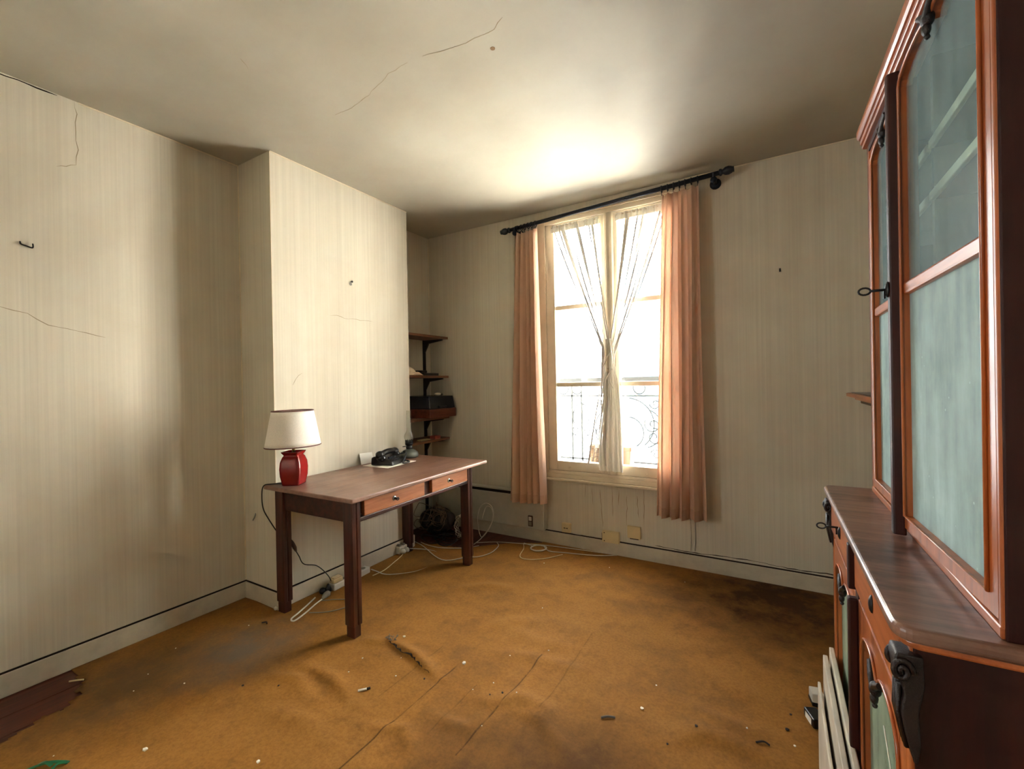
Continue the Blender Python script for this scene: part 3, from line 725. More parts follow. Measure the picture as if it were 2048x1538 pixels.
for k, cx in enumerate((-.503, -.476)):
    tag(MB().tube(smooth_path([(cx, YB-.004, .33), (cx+.002, YB-.004, .22), (cx-.002, YB-.004, .118)]), .0035, 6).build('wall_cable', 'cable'),
        ('left' if k == 0 else 'right') + ' one of two pale cables running down the wall below the right curtain', 'cable')

# ------------------------------------------------------------------ hooks and nails on the walls
def hook(name, label, p, n, cat='hook'):
    P, N = Vector(p), Vector(n); s = N.cross(Vector((0, 0, 1)))
    o = MB().tube([P-N*.0, P+N*.012, P+N*.02+Vector((0, 0, -.004)), P+N*.02+Vector((0, 0, .010))], .0028, 6)
    o.tube([P+s*.0, P+s*.014+N*.004], .0028, 6)
    return tag(o.build(name, 'blackm'), label, cat)
def hookL(name, label, p, n):
    P, N = Vector(p), Vector(n); s = Vector((0, 1, 0))
    m = MB().tube(smooth_path([P+Vector((0, -.016, .008)), P+N*.012+Vector((0, -.016, -.004)), P+N*.014+Vector((0, 0, -.009)), P+N*.014+Vector((0, .018, -.012)), P+N*.010+Vector((0, .020, .006))]), .003, 6)
    return tag(m.build(name, 'blackm'), label, 'hook')
hookL('wall_hook', 'bent wire hook high on the left wall', (XL, .591, 1.894), (1, 0, 0))
nl = thing('wall_nail', 'black round-headed nail in the chimney breast wall', 'nail', (XC, 2.031, 1.957))
MB().tube([(0, 0, 0), (.014, 0, 0)], .003, 8).build('shank', 'blackm', nl); MB().ball((.015, 0, 0), .007, 10, 6).build('head', 'blackm', nl)
MB().lathe([(.010, 0), (.010, .002)], (0, 0, 0), 12).xf(Matrix.Translation((0, 0, -.014)) @ Matrix.Rotation(PI/2, 4, 'Y')).build('wall_plug', 'fluff', nl)
bh = thing('picture_hook', 'small dark picture hook on the back wall right of the curtain', 'hook', (.032, YB, 1.911))
box(-.005, .005, -.004, 0, -.010, .010).build('plate', 'blackm', bh); MB().tube([(0, -.004, -.004), (0, -.014, -.008), (0, -.014, 0)], .002, 6).build('prong', 'blackm', bh)
rh = MB().tube(smooth_path([(-2.66, Y1, .515), (-2.655, Y1-.008, .50), (-2.662, Y1-.012, .485), (-2.672, Y1-.01, .475)]), .0035, 6)
tag(rh.build('wall_hook', 'steel'), 'small pale bent hook low on the recess wall beside the desk', 'hook')
tag(MB().ball((XC+.004, Y1-.018, .012), .011, 10, 6).build('door_stop_knob', 'white'), 'small white round knob at the foot of the chimney corner', 'knob')

# ------------------------------------------------------------------ alcove shelving
sh = thing('wall_shelving', 'brown wooden alcove shelves on a black upright beside the window', 'shelves', (XA, 2.85, .80))
SH = (1.676, 1.334, .978, .790)
for z in SH: box(.006, .243, -.272, .268, z-.80-.020, z-.80).build('shelf', 'shelfw', sh, bevel=.002)
MB().box(.0, .014, .205, .232, -.75, .876).build('upright', 'blackm', sh)
for z in SH: MB().prism([(.014, z-.80-.021), (.215, z-.80-.021), (.215, z-.80-.032), (.060, z-.80-.052), (.026, z-.80-.11), (.014, z-.80-.13)], 'y', .210, .228).build('bracket', 'blackm', sh)
def zs(z): return z+.0005
rag = MB().grid(lambda u, v: (-2.575+.085*(u-.5)*2*(1-.3*v)+.012*math.sin(9*v), 2.70+.095*(v-.5)*2+.01*math.sin(7*u), SH[1]+.004+.075*max(0, math.sin(PI*u))*max(0, math.sin(PI*v))**.6*(.7+.3*math.sin(11*u+5*v))), 20, 20)
tag(rag.build('folded_cloth', 'rag', solid=.003), 'crumpled white cloth at the front of the second alcove shelf', 'cloth')
bb = thing('flat_black_box', 'flat black box beside the white cloth on the second alcove shelf', 'box', (-2.585, 2.92, SH[1]))
box(-.06, .06, -.095, .095, .0005, .022).build('case', 'black', bb, bevel=.003); box(-.05, .03, -.09, -.02, .022, .045).build('lid', 'black', bb, bevel=.004)
tt = thing('record_player', 'old record player with dark lid and wooden plinth on the third alcove shelf', 'record player', (-2.59, 2.965, SH[2]))
box(-.145, .150, -.170, .175, .0005, .074).build('plinth', 'plinthw', tt, bevel=.003)
MB().add([(-.14,-.165,.076),(.145,-.165,.076),(.145,.17,.076),(-.14,.17,.076),(-.13,-.155,.185),(.130,-.155,.180),(.130,.160,.180),(-.13,.16,.185)],
         [(0,3,2,1),(4,5,6,7),(0,1,5,4),(1,2,6,5),(2,3,7,6),(3,0,4,7)]).build('lid', 'navy', tt, bevel=.006)
box(.146, .152, -.05, .05, .08, .10).build('lid_catch', 'black', tt)
om = thing('computer_mouse', 'small pale mouse on top of the record player lid', 'mouse', (-2.52, 2.99, SH[2]+.1865))
MB().ball((0, 0, .010), .030, 14, 8, .8, 1.2, .5).build('shell', 'white', om); MB().ball((0, .045, .006), .02, 10, 6, .9, 1, .4).build('rear_cover', 'black', om)
pb = thing('small_card_box', 'small pink card box on the lowest alcove shelf', 'box', (-2.54, 2.97, SH[3]))
box(-.03, .03, -.035, .035, .0005, .026).build('carton', 'pink', pb, bevel=.002); box(-.03, .031, -.036, .036, .020, .0265).build('lid', 'pink', pb)
cb = thing('hair_comb', 'pale comb beside the pink box on the lowest alcove shelf', 'comb', (-2.545, 2.83, SH[3]))
box(-.02, .0, -.06, .06, .0005, .010).build('spine', 'beige', cb)
for k in range(12): box(.0, .022, -.056+.0098*k, -.051+.0098*k, .001, .009).build('tooth', 'beige', cb)

# shelf on the right wall behind the cabinet
rs = thing('corner_shelf', 'brown moulded shelf on the right wall behind the cabinet', 'shelf', (XR, 2.50, 1.172))
MB().prism([(0, .50), (-.325, .50), (-.335, .47), (-.332, -.50), (0, -.50)], 'z', -.018, 0).build('board', 'cab_oy', rs, bevel=.003)
MB().prism([(0, .49), (-.29, .49), (-.300, .46), (-.297, -.49), (0, -.49)], 'z', -.036, -.018).build('moulding', 'cab_oy', rs, bevel=.004)
MB().prism([(0, .47), (-.27, .47), (-.278, .44), (-.276, -.47), (0, -.47)], 'z', -.055, -.036).build('moulding', 'cab_d', rs, bevel=.004)
for sy in (-.42, .40): MB().prism([(0, -.055), (-.22, -.055), (-.20, -.075), (-.06, -.14), (0, -.26)], 'y', sy, sy+.022).build('bracket', 'cab_d', rs)
MB().prism([(0, .48), (-.305, .48), (-.314, .455), (-.311, -.48), (0, -.48)], 'z', .0, .003).build('leather_top', 'black', rs)

# ------------------------------------------------------------------ desk
DX, DY = -1.722, 1.412
desk = thing('writing_desk', 'brown wooden writing desk with two drawers against the chimney breast', 'desk', (DX, DY, 0), math.radians(1.2))
TZ = .722
LZ = 1.175; DD = .700         # length along y, depth along -x
tp = MB().prism([(0, 0), (0, LZ), (-DD, LZ), (-DD, 0)], 'z', TZ-.022, TZ)
tp.build('tabletop', 'desk_top', desk, bevel=.006, seg=3)
LW, LD = .066, .052
for (lx, ly, fr) in ((-.087, .073, 1), (-.087, 1.063, 1), (-.635, .066, 0), (-.635, 1.063, 0)):
    m = MB(); x1, x0, y0, y1 = lx, lx-LW, ly, ly+LD
    g = .006
    m.prism([(x0, y0), (x1, y0), (x1, y0+LD*.42), (x1-g, y0+LD*.47), (x1-g, y0+LD*.55), (x1, y0+LD*.60), (x1, y1), (x0, y1)], 'z', .060, TZ-.022)
    lg = m.build('leg', 'desk_leg', desk, bevel=.002)
    MB().prism([(x0+.005, y0+.005), (x1-.005, y0+.005), (x1-.005, y1-.005), (x0+.005, y1-.005)], 'z', .0, .060).build('foot_block', 'desk_leg', lg, bevel=.002)
AZ0 = .575
box(-.635, -.153, .078, .098, AZ0, TZ-.022).build('side_apron', 'desk_rail', desk, bevel=.002)
box(-.635, -.153, 1.085, 1.105, AZ0, TZ-.022).build('side_apron', 'desk_rail', desk, bevel=.002)
box(-.690, -.672, .118, 1.063, AZ0, TZ-.022).build('back_apron', 'desk_rail', desk, bevel=.002)
box(-.145, -.090, .125, 1.063, AZ0-.004, .592).build('front_rail', 'desk_rail', desk, bevel=.003)
box(-.145, -.105, .125, 1.063, .678, TZ-.022).build('top_rail', 'desk_rail', desk)
box(-.160, -.112, .125, .150, .592, .678).build('end_stile', 'desk_rail', desk)
box(-.160, -.112, .618, .684, .592, .678).build('centre_stile', 'desk_rail', desk)
for y0, y1 in ((.150, .618), (.684, 1.062)):
    d = box(-.112, -.088, y0+.002, y1-.002, .594, .677).build('drawer', 'drawer', desk, bevel=.003)
    box(-.560, -.112, y0+.012, y1-.012, .600, .660).build('drawer_box', 'desk_rail', d)
    yc = (y0+y1)/2-.02
    k = MB().lathe([(.001, .003), (.012, .003), (.014, .0), (.001, 0)], (0, 0, 0), 16).xf(Matrix.Translation((-.088, yc, .636)) @ Matrix.Rotation(PI/2, 4, 'Y')).build('escutcheon', 'steel', d)
    kk = MB().tube([(-.088, yc, .636), (-.062, yc, .636)], .0032, 8)
    kk.tube([(-.062+.0*a, yc+.009*math.cos(a), .636+.007*math.sin(a)-.001) for a in [2*PI*i/12 for i in range(12)]], .0026, 6, closed=True)
    kk.ball((-.080, yc, .636), .0075, 10, 6)
    kk.build('key', 'blackm', d)

# ------------------------------------------------------------------ things on the desk
LX, LY = -2.300, 1.500
lamp = thing('table_lamp', 'red ceramic table lamp with white shade on the desk corner', 'lamp', (LX, LY, TZ))
R45 = math.radians(30)
MB().lathe([(.020, .0), (.046, .0), (.048, .004), (.0485, .010), (.056, .05), (.058, .09), (.055, .125), (.046, .152), (.040, .160), (.040, .164), (.050, .178), (.050, .182), (.044, .182), (.036, .166), (.02, .164)],
           (0, 0, 0), 64, rot=R45, sq=True).build('vase_base', 'red', lamp, bevel=0)
MB().tube([(0, 0, .16), (0, 0, .222)], .0085, 12).build('stem', 'brass', lamp)
MB().tube([(0, 0, .222), (0, 0, .268)], .016, 12).build('bulb_holder', 'white', lamp)
MB().lathe([(.012, .268), (.016, .285), (.028, .32), (.030, .335), (.022, .358), (.001, .365)], (0, 0, 0), 16).build('bulb', 'paper', lamp)
z0, z1 = .212, .405
ex, ey = .115, .146; tx, ty = .083, .110; SR = math.radians(-8)
def ell(u, r):
    a = 2*PI*u; x, y = r[0]*math.cos(a), r[1]*math.sin(a); return x*math.cos(SR)-y*math.sin(SR), x*math.sin(SR)+y*math.cos(SR)
def shf(u, v):
    r = (ex+(tx-ex)*v, ey+(ty-ey)*v); x, y = ell(u, r); return (x, y, z0+(z1-z0)*v)
shd = MB().grid(shf, 64, 8).build('lamp_shade', 'shade', lamp, solid=.0018)
for r, z in (((ex, ey), z0), ((tx, ty), z1)):
    MB().tube([(*ell(i/64, r), z) for i in range(64)], .0032, 6, closed=True).build('edge_trim', 'trim', shd)
MB().tube([(*ell(.25, (tx, ty)), z1-.004), (0, 0, z1-.03), (*ell(.75, (tx, ty)), z1-.004)], .0022, 6).tube([(0, 0, z1-.03), (0, 0, .36)], .0022, 6).build('shade_carrier', 'brass', shd)
wpts = [(-.06, -.035, .004), (-.10, -.075, .004), (-.118, -.100, -.0), (-.123, -.110, -.035), (-.125, -.105, -.12), (-.126, -.075, -.19), (-.129, -.005, -.31), (-.132, .050, -.36)]
crd = MB().tube(smooth_path([(-.045, -.01, .004)]+wpts), .0032, 6)
cp = crd.build('power_cord', 'black', lamp)
MB().tube([(-.13, .058, -.352), (-.13, .066, -.372), (-.13, .080, -.402), (-.13, .088, -.425)], [.006, .011, .011, .006], 10).build('inline_switch', 'browns', cp)
MB().tube(smooth_path([(-.13, .088, -.425), (-.128, .105, -.46), (-.118, .128, -.512), (-.105, .205, -.548), (-.085, .262, -.62), (-.075, .285, -.675), (-.072, .292, -.700)]), .003, 6).build('lower_cord', 'black', cp)

ph = thing('desk_telephone', 'black corded desk telephone lying near the wall on the desk', 'telephone', (-2.285, 2.185, TZ+.0024), math.radians(14))
MB().prism([(-.085, 0), (.085, 0), (.078, .026), (.055, .040), (-.055, .058), (-.080, .050)], 'y', -.085, .09).build('body', 'black', ph, bevel=.008, seg=3)
hs = MB(); pts = [(-.012+.010*math.sin(t*PI), -.118+.236*t, .062+.022*math.sin(PI*t)) for t in [i/14 for i in range(15)]]
hs.tube(pts, [.012 if i in (0, 14) else (.028 if i in (1, 2, 12, 13) else .019) for i in range(15)], 12)
hs.build('handset', 'black', ph, fix=False)
for yy in (-.088, .090): MB().ball((.0, yy, .050), .032, 14, 8, 1, .9, .75).build('handset_cup', 'black', ph)
co = [(.04+.05*t+.010*math.cos(t*34), .095+.03*math.sin(t*5), .022+.012*math.cos(t*40)*.6+.018*math.sin(t*3)) for t in [i/60 for i in range(61)]]
MB().tube(smooth_path([(.01, .115, .045), (.05, .135, .055), (.085, .085, .05), (.10, .02, .012), (.115, .00, .006), (.128, .03, .006), (.118, .07, .006), (.09, .075, .012), (.06, .05, .03)]), .0055, 8).build('handset_cord', 'iron', ph)
for i in range(4):
    for j in range(3): box(.030+.016*j, .042+.016*j, -.055+.020*i, -.041+.020*i, .036, .052-.011*j).build('key_button', 'iron', ph)
pp = tag(box(-.105, .115, -.135, .15, 0, .0018).build('paper_sheet', 'paper'), 'white paper sheet under the black telephone on the desk', 'paper')
pp.location = (-2.285, 2.185, TZ+.0004); pp.rotation_euler = (0, 0, math.radians(4))
crd2 = thing('white_card', 'white card leaning on the wall behind the black telephone', 'card', (-2.437, 2.12, TZ+.0008))
MB().add([(.012,-.05,0),(.012,.06,0),(.014,.06,0),(.014,-.05,0),(-.006,-.05,.075),(-.006,.06,.07),(-.004,.06,.07),(-.004,-.05,.075)],
         [(0,3,2,1),(4,5,6,7),(0,1,5,4),(1,2,6,5),(2,3,7,6),(3,0,4,7)]).build('card', 'paper', crd2)
ol = thing('oil_lamp', 'grey oil lamp with clear glass chimney on the far desk corner', 'oil lamp', (-2.352, 2.455, TZ+.0005))
MB().lathe([(.060, 0), (.066, .004), (.068, .02), (.062, .036), (.045, .050), (.026, .058), (.020, .062)], (0, 0, 0), 28).build('reservoir', 'pewter', ol)
MB().lathe([(.021, .060), (.024, .064), (.024, .080), (.020, .084), (.024, .088), (.029, .092), (.029, .108)], (0, 0, 0), 24).build('burner', 'blackm', ol)
for k in range(14):
    a = 2*PI*k/14; box(-.0022, .0022, -.001, .001, .106, .128).xf(Matrix.Translation((.0275*math.cos(a), .0275*math.sin(a), 0)) @ Matrix.Rotation(a+PI/2, 4, 'Z')).build('gallery_prong', 'blackm', ol)
MB().tube([(0, -.025, .086), (.0, -.055, .084)], .003, 8).lathe([(.009, -.002), (.009, .002)], (0, -.057, .084), 12).build('wick_knob', 'blackm', ol)
MB().lathe([(.010, .0), (.012, .006), (.006, .012)], (-.005, -.045, .042), 12).build('filler_cap', 'blackm', ol)
MB().lathe([(.025, .108), (.026, .120), (.034, .138), (.036, .150), (.031, .170), (.020, .188), (.0165, .21), (.016, .345)], (0, 0, 0), 28, cap=False).build('glass_chimney', 'chimney', ol, solid=.0016)

# ------------------------------------------------------------------ under the desk: power strip, plugs, cables
ps = thing('power_strip', 'white power strip on the floor under the desk', 'power strip', (-2.395, 1.775, .001), math.radians(4))
box(-.001, .052, .0, .300, 0, .040).build('housing', 'white', ps, bevel=.006)
for k in range(5): MB().lathe([(.017, .0), (.017, .0012)], (.0255, .035+.056*k, .0402), 16).build('outlet', 'cableg', ps)
C1 = [(-2.365,2.085,.02),(-2.32,2.10,.008),(-2.25,2.10,.004),(-2.18,2.14,.004),(-2.096,2.238,.004),(-2.071,2.385,.004),(-2.117,2.50,.005),(-2.20,2.56,.006),(-2.30,2.55,.012),(-2.385,2.47,.03)]
R = Matrix.Rotation(-math.radians(4), 4, 'Z') @ Matrix.Translation((2.395, -1.775, -.001))
MB().tube(smooth_path([R @ Vector(p) for p in C1]), .0038, 6).build('power_cord', 'cable', ps)
pl = thing('beige_plug_adapter', 'beige plug adapter in the left end of the power strip', 'plug', (-2.372, 1.815, .0415))
box(-.022, .020, -.035, .035, 0, .026).build('body', 'beige', pl, bevel=.005); box(-.018, .016, -.028, .028, .026, .034).build('upper_face', 'beige', pl, bevel=.003)
bp = thing('black_plug', 'black plug of the lamp cord at the left end of the power strip', 'plug', (-2.372, 1.755, .0))
MB().lathe([(.019, 0), (.019, .022), (.012, .034), (.006, .05)], (0, 0, .002), 14).build('body', 'black', bp)
MB().ball((-.012, -.03, .018), .02, 12, 8).build('adapter', 'black', bp)
wp = thing('grey_plug', 'pale grey plug lying on the carpet below the power strip', 'plug', (-2.325, 1.70, .006))
MB().tube([(0, .02, .014), (.005, .0, .013), (.012, -.022, .008), (.017, -.034, .004)], [.017, .017, .011, .005], 12).build('body', 'cableg', wp)
for q in (-.006, .006): MB().tube([(q-.002, .02, .014), (q-.004, .038, .016)], .002, 6).build('pin', 'steel', wp)
def wire(name, label, pts, r=.0032, mat='cable', k=6, cat='cable'):
    P = smooth_path([(p[0], p[1], p[2]+r*.6+(cz(p[0], p[1]) if p[2] < .01 else 0)) for p in pts], k)
    return tag(MB().tube(P, r, 6).build(name, mat), label, cat)
wire('grey_lead', 'grey flex looping on the carpet from the grey plug, left of the front leg', [(-2.31,1.665,.004),(-2.293,1.612,.004),(-2.252,1.522,.004),(-2.225,1.438,.004),(-2.258,1.440,.004),(-2.286,1.50,.004),(-2.328,1.589,.004),(-2.365,1.66,.004)], .0042)
wire('thin_lead', 'thin brown flex looping behind the front desk leg', [(-2.30,1.655,.004),(-2.227,1.712,.004),(-2.139,1.747,.004),(-2.086,1.738,.004),(-2.099,1.681,.004),(-2.149,1.588,.004),(-2.235,1.53,.004)], .0028, 'cableg')
ad = thing('double_adapter', 'white double plug adapter on the chimney baseboard under the desk', 'plug adapter', (XC+.0135, 2.425, .035))
box(0, .040, -.045, .035, -.024, .030).build('body', 'white', ad, bevel=.006)
for yy in (-.025, .012): MB().tube([(.038, yy, .0), (.060, yy, -.002), (.074, yy+.004, -.008)], [.019, .018, .008], 12).build('plug', 'white', ad)
for yy in (-.025, .012): MB().tube([(.0, yy, .032), (.03, yy, .032)], .012, 10).build('upper_outlet', 'cableg', ad)
wire('beige_lead', 'thin beige flex from the double adapter along the carpet to the power strip', [(-2.378,2.40,.02),(-2.360,2.36,.006),(-2.328,2.258,.004),(-2.295,2.137,.004),(-2.30,2.04,.004)], .0028, 'beige')
wire('white_cable', 'white cable running behind the far rear desk leg toward the window', [(-2.43,2.646,.004),(-2.33,2.62,.004),(-2.208,2.625,.004),(-2.047,2.707,.004),(-1.98,2.80,.004)])
wire('white_cable', 'white cable stretched along the foot of the back wall below the heater', [(-2.037,2.841,.004),(-1.89,2.938,.004),(-1.678,3.001,.004),(-1.53,3.05,.004),(-1.261,3.095,.004),(-1.023,3.127,.004)])
wire('white_cable', 'white cable sweeping round in front of the far front desk leg', [(-2.61,2.664,.004),(-2.392,2.605,.004),(-2.057,2.45,.004),(-1.93,2.57,.004),(-1.856,2.623,.004),(-1.819,2.727,.004),(-1.844,2.866,.004),(-1.891,2.92,.004)])
coilp = [(-1.70,3.01,.004)]+[(-1.55+.062*math.cos(a)*(1-.012*i/4), 2.965+.060*math.sin(a), .004+.0012*i/4) for i, a in enumerate([PI*.9+2*PI*j/12 for j in range(34)])]+[(-1.459,2.952,.004),(-1.331,2.98,.004),(-1.123,3.04,.004),(-.999,3.125,.004)]
wire('coiled_cable', 'white cable with a round coil on the carpet below the left curtain', coilp, .0034, 'cable', 3)
wire('thin_cable', 'thin beige cable in a wide loop on the carpet nearest the round coil', [(-1.70,3.0,.004),(-1.648,2.91,.004),(-1.60,2.769,.004),(-1.53,2.74,.004),(-1.426,2.808,.004),(-1.342,2.94,.004)], .0026, 'beige')
hp = [(-2.03,2.80,.004),(-1.99,2.84,.05),(-1.93,2.86,.13),(-1.895,2.88,.22),(-1.92,2.90,.29),(-1.98,2.91,.31),(-2.04,2.91,.27),(-2.06,2.90,.18),(-2.03,2.88,.08),(-1.985,2.86,.06),(-1.925,2.87,.14),(-1.905,2.89,.23),(-1.945,2.92,.28),(-2.0,2.93,.27),(-2.03,2.92,.18)]
wire('looped_cable', 'white cable standing in tall loops right of the far front desk leg', hp, .0034)
cp2 = [(-2.20+.075*math.cos(a)*(.5+.08*math.sin(i)), 2.86+.03*math.sin(i*1.7), .115+.085*math.sin(a)) for i, a in enumerate([2*PI*j/14 for j in range(58)])]
wire('cable_bundle', 'bundle of white cable loops left of the far front desk leg', cp2, .0032, 'cable', 3)
dbg = MB()
def bagf(u, v):
    a = 2*PI*u; b_ = PI*v; r = 1+.10*math.sin(5*a+3*b_)+.07*math.sin(9*a-4*b_)+.05*math.sin(14*a)
    return (-2.50+.155*r*math.sin(b_)*math.cos(a), 2.93+.13*r*math.sin(b_)*math.sin(a), .105-.105*math.cos(b_)*(1+.06*math.sin(7*a)*math.sin(b_)))
dbg.grid(bagf, 60, 30)
tag(dbg.build('dark_bag', 'darkbag'), 'dark crumpled bag in the alcove corner under the desk end', 'bag')
rnd = random.Random(9); tg = MB()
for k in range(16):
    c = Vector((-2.48+rnd.uniform(-.10, .12), 2.86+rnd.uniform(-.07, .06), .17+rnd.uniform(-.08, .08))); r1, r2 = rnd.uniform(.05, .11), rnd.uniform(.04, .09); tl = rnd.uniform(0, PI)
    pts = [c+Vector((r1*math.cos(a)*math.cos(tl), r1*math.cos(a)*math.sin(tl)*.6+.02*math.sin(3*a), r2*math.sin(a)+.012*math.sin(2*a+k))) for a in [2*PI*i/16 for i in range(16)]]
    tg.tube(pts, .0028, 5, closed=True)
tag(tg.build('wire_tangle', 'wire', fix=False), 'tangle of brown wires heaped over the dark bag in the corner', 'wires', kind='stuff')
tg2 = MB()
for k in range(9):
    c = Vector((-2.33+rnd.uniform(-.12, .14), 2.80+rnd.uniform(-.07, .10), .02)); r1 = rnd.uniform(.05, .11)
    tg2.tube([c+Vector((r1*math.cos(a), .7*r1*math.sin(a), .015*math.sin(2*a+k)+.008)) for a in [2*PI*i/18 for i in range(18)]], .0036, 5, closed=True)
tag(tg2.build('black_cable_heap', 'black', fix=False), 'flat heap of black cables on bare boards in front of the dark bag', 'cables', kind='stuff')

# ------------------------------------------------------------------ cabinet, lower body
BA = math.atan2(.144-.135, .982)
CB = (.140, .822)
cab = thing('low_buffet', 'low orange-brown buffet with two drawers and arched glass doors, at right', 'cabinet', (CB[0], CB[1], 0), BA)
LC, DC, ZC = .985, .47, .900
def roundrect(x0, x1, y0, y1, r, n=6):
    pts = []
    for (cx, cy, a0) in ((x0+r, y0+r, PI), ):
        pts += [(cx+r*math.cos(a0+PI/2*i/n), cy+r*math.sin(a0+PI/2*i/n)) for i in range(n+1)]
    pts += [(x1, y0), (x1, y1)]
    pts += [(x0+r+r*math.cos(PI/2+PI/2*i/n), y1-r+r*math.sin(PI/2+PI/2*i/n)) for i in range(n+1)]
    return pts
MB().prism(roundrect(0, DC, 0, LC, .028), 'z', ZC-.022, ZC).build('counter_top', 'cab_top', cab, bevel=.008, seg=4)
MB().prism(roundrect(.010, DC, .010, LC-.010, .024), 'z', ZC-.034, ZC-.022).build('top_moulding', 'cab_oy', cab, bevel=.004)
FX = .022; Y0, YE = .022, LC-.022; ZB = .866
box(FX+.003, DC-.01, Y0-.004, Y0+.022, .06, ZB).build('side_panel', 'cab_d', cab, bevel=.002)
box(FX, DC-.01, YE-.022, YE, .06, ZB).build('side_panel', 'cab_d', cab, bevel=.002)
box(DC-.02, DC-.008, Y0, YE, .06, ZB).build('back_panel', 'cab_d', cab)
box(FX+.01, DC-.02, Y0, YE, .075, .095).build('bottom_board', 'cab_d', cab)
box(FX-.006, DC-.01, Y0-.006, YE+.006, 0, .075).build('plinth', 'cab_d', cab, bevel=.004)
YM = (Y0+YE)/2
DZ0, DZ1 = .765, .862       # drawers
box(FX+.004, FX+.03, Y0, YE, DZ0-.022, DZ0-.002).build('drawer_rail', 'cab_oy', cab, bevel=.002)
for ys_ in (Y0, YE-.030): box(FX, FX+.026, ys_, ys_+.030, .06, ZB).build('corner_stile', 'cab_o', cab, bevel=.003)
box(FX, FX+.026, YM-.018, YM+.018, .075, ZB).build('centre_stile', 'cab_d', cab, bevel=.002)
box(FX-.017, FX, YM-.012, YM+.012, DZ0-.008, DZ1).build('drawer_divider', 'cab_d', cab, bevel=.003)
def ring_key(p, par, big=False):
    k = MB().tube([(p[0], p[1], p[2]), (p[0]-.030, p[1], p[2])], .003, 8)
    k.tube([(p[0]-.040-.011*math.cos(a), p[1], p[2]+.008*math.sin(a)) for a in [2*PI*i/14 for i in range(14)]], .0022, 6, closed=True)
    k.box(p[0]-.006, p[0]-.002, p[1]-.002, p[1]+.002, p[2]-.020, p[2]); k.build('key', 'blackm', par)
def esc(p, par):
    m = MB().lathe([(.0015, .006), (.006, .005), (.010, .002), (.0105, 0)], (0, 0, 0), 14, True, 1.7, 1)
    m.xf(Matrix.Translation(p) @ Matrix.Rotation(-PI/2, 4, 'Y')); return m.build('keyhole_plate', 'blackm', par)
for k, (a, b_) in enumerate(((Y0+.032, YM-.016), (YM+.016, YE-.032))):
    d = box(FX-.006, FX+.020, a, b_, DZ0, DZ1).build('drawer', 'cab_oy', cab, bevel=.004)
    esc((FX-.006, (a+b_)/2, .818), d)
    if k == 1: ring_key((FX-.006, b_-.17, .822), d)
def arch(s, z0, h, cusp=.010):
    t = (s*2) % 1.0 if s < 1 else 1.0
    lobe = max(0, 1-abs(2*t-1)**2.3)
    base_ = cusp*(1-abs(2*s-1))
    return z0+base_+h*lobe**.55
def arch_door(par, name, x0, th, y0, y1, zb, zt, st, rb, za, h, mats, mat_f, mid=None, pend='carved', bead=.0032):
    """frame in the plane x = x0 (front) .. x0+th ; returns the door"""
    m = MB(); m.box(x0, x0+th, y0, y0+st, zb, zt); m.box(x0, x0+th, y1-st, y1, zb, zt); m.box(x0, x0+th, y0+st, y1-st, zb, zb+rb)
    n = 48; pts = []
    vs = []; fs = []
    for i in range(n+1):
        s = i/n; y = y0+st+(y1-y0-2*st)*s; z = arch(s, za, h)
        vs += [(x0, y, z), (x0, y, zt), (x0+th, y, z), (x0+th, y, zt)]
    for i in range(n):
        a, b_ = 4*i, 4*i+4
        fs += [(a, b_, b_+1, a+1), (a+2, a+3, b_+3, b_+2), (a, a+2, b_+2, b_), (a+1, b_+1, b_+3, a+3)]
    m.add(vs, fs)
    d = m.build(name, mat_f, par, bevel=.0025, fix=False)
    # raised bead round the glass
    pr = [(x0-.002, y0+st, zb+rb)] + [(x0-.002, y0+st+(y1-y0-2*st)*i/n, arch(i/n, za, h)) for i in range(n+1)] + [(x0-.002, y1-st, zb+rb)]
    MB().tube(pr, bead, 8, closed=True).build('glazing_bead', mat_f, d)
    xg = x0+th*.55
    if mid: 
        box(x0+.001, x0+th-.002, y0+st, y1-st, mid-.013, mid+.013).build('glazing_bar', 'cab_oy', d, bevel=.005)
    def pane(za_, zb_, mat, archtop):
        g = MB(); vs = []
        for i in range(n+1):
            s = i/n; y = y0+st-.003+(y1-y0-2*st+.006)*s; z1_ = arch(s, za, h)+.004 if archtop else zb_
            vs += [(xg, y, za_), (xg, y, z1_), (xg+.003, y, za_), (xg+.003, y, z1_)]
        fs = []
        for i in range(n):
            a, b_ = 4*i, 4*i+4
            fs += [(a, b_, b_+1, a+1), (a+2, a+3, b_+3, b_+2), (a, a+2, b_+2, b_), (a+1, b_+1, b_+3, a+3)]
        fs += [(0, 1, 3, 2), (4*n, 4*n+2, 4*n+3, 4*n+1)]
        return g.add(vs, fs).build('glass_pane', mat, d, fix=False)
    if mid: pane(zb+rb-.003, mid-.004, mats[1], False); pane(mid+.004, 0, mats[0], True)
    else: pane(zb+rb-.003, 0, mats[0], True)
    yc = (y0+y1)/2; zc = arch(.5, za, h)
    c = MB().ball((x0-.004, yc, zc+.004), .013, 12, 8, .8, 1, 1.1).ball((x0-.006, yc, zc-.014), .009, 10, 8, .8, 1, 1.3).ball((x0-.005, yc, zc-.028), .005, 8, 6)
    c.tube(smooth_path([(x0-.004, yc-.045, zc+.035), (x0-.007, yc-.02, zc+.020), (x0-.007, yc, zc+.006), (x0-.007, yc+.02, zc+.020), (x0-.004, yc+.045, zc+.035)]), .006, 8)
    c.build('carved_drop', pend, d, fix=False)
    return d
LZ0, LZ1 = .100, .740
dn = arch_door(cab, 'door', FX+.001, .022, Y0+.032, YM-.013, LZ0, LZ1, .045, .07, .640, .050, ('lglass',), 'cab_o')
df = arch_door(cab, 'door', FX+.001, .022, YM+.013, YE-.032, LZ0, LZ1, .045, .07, .640, .050, ('lglass',), 'cab_o')
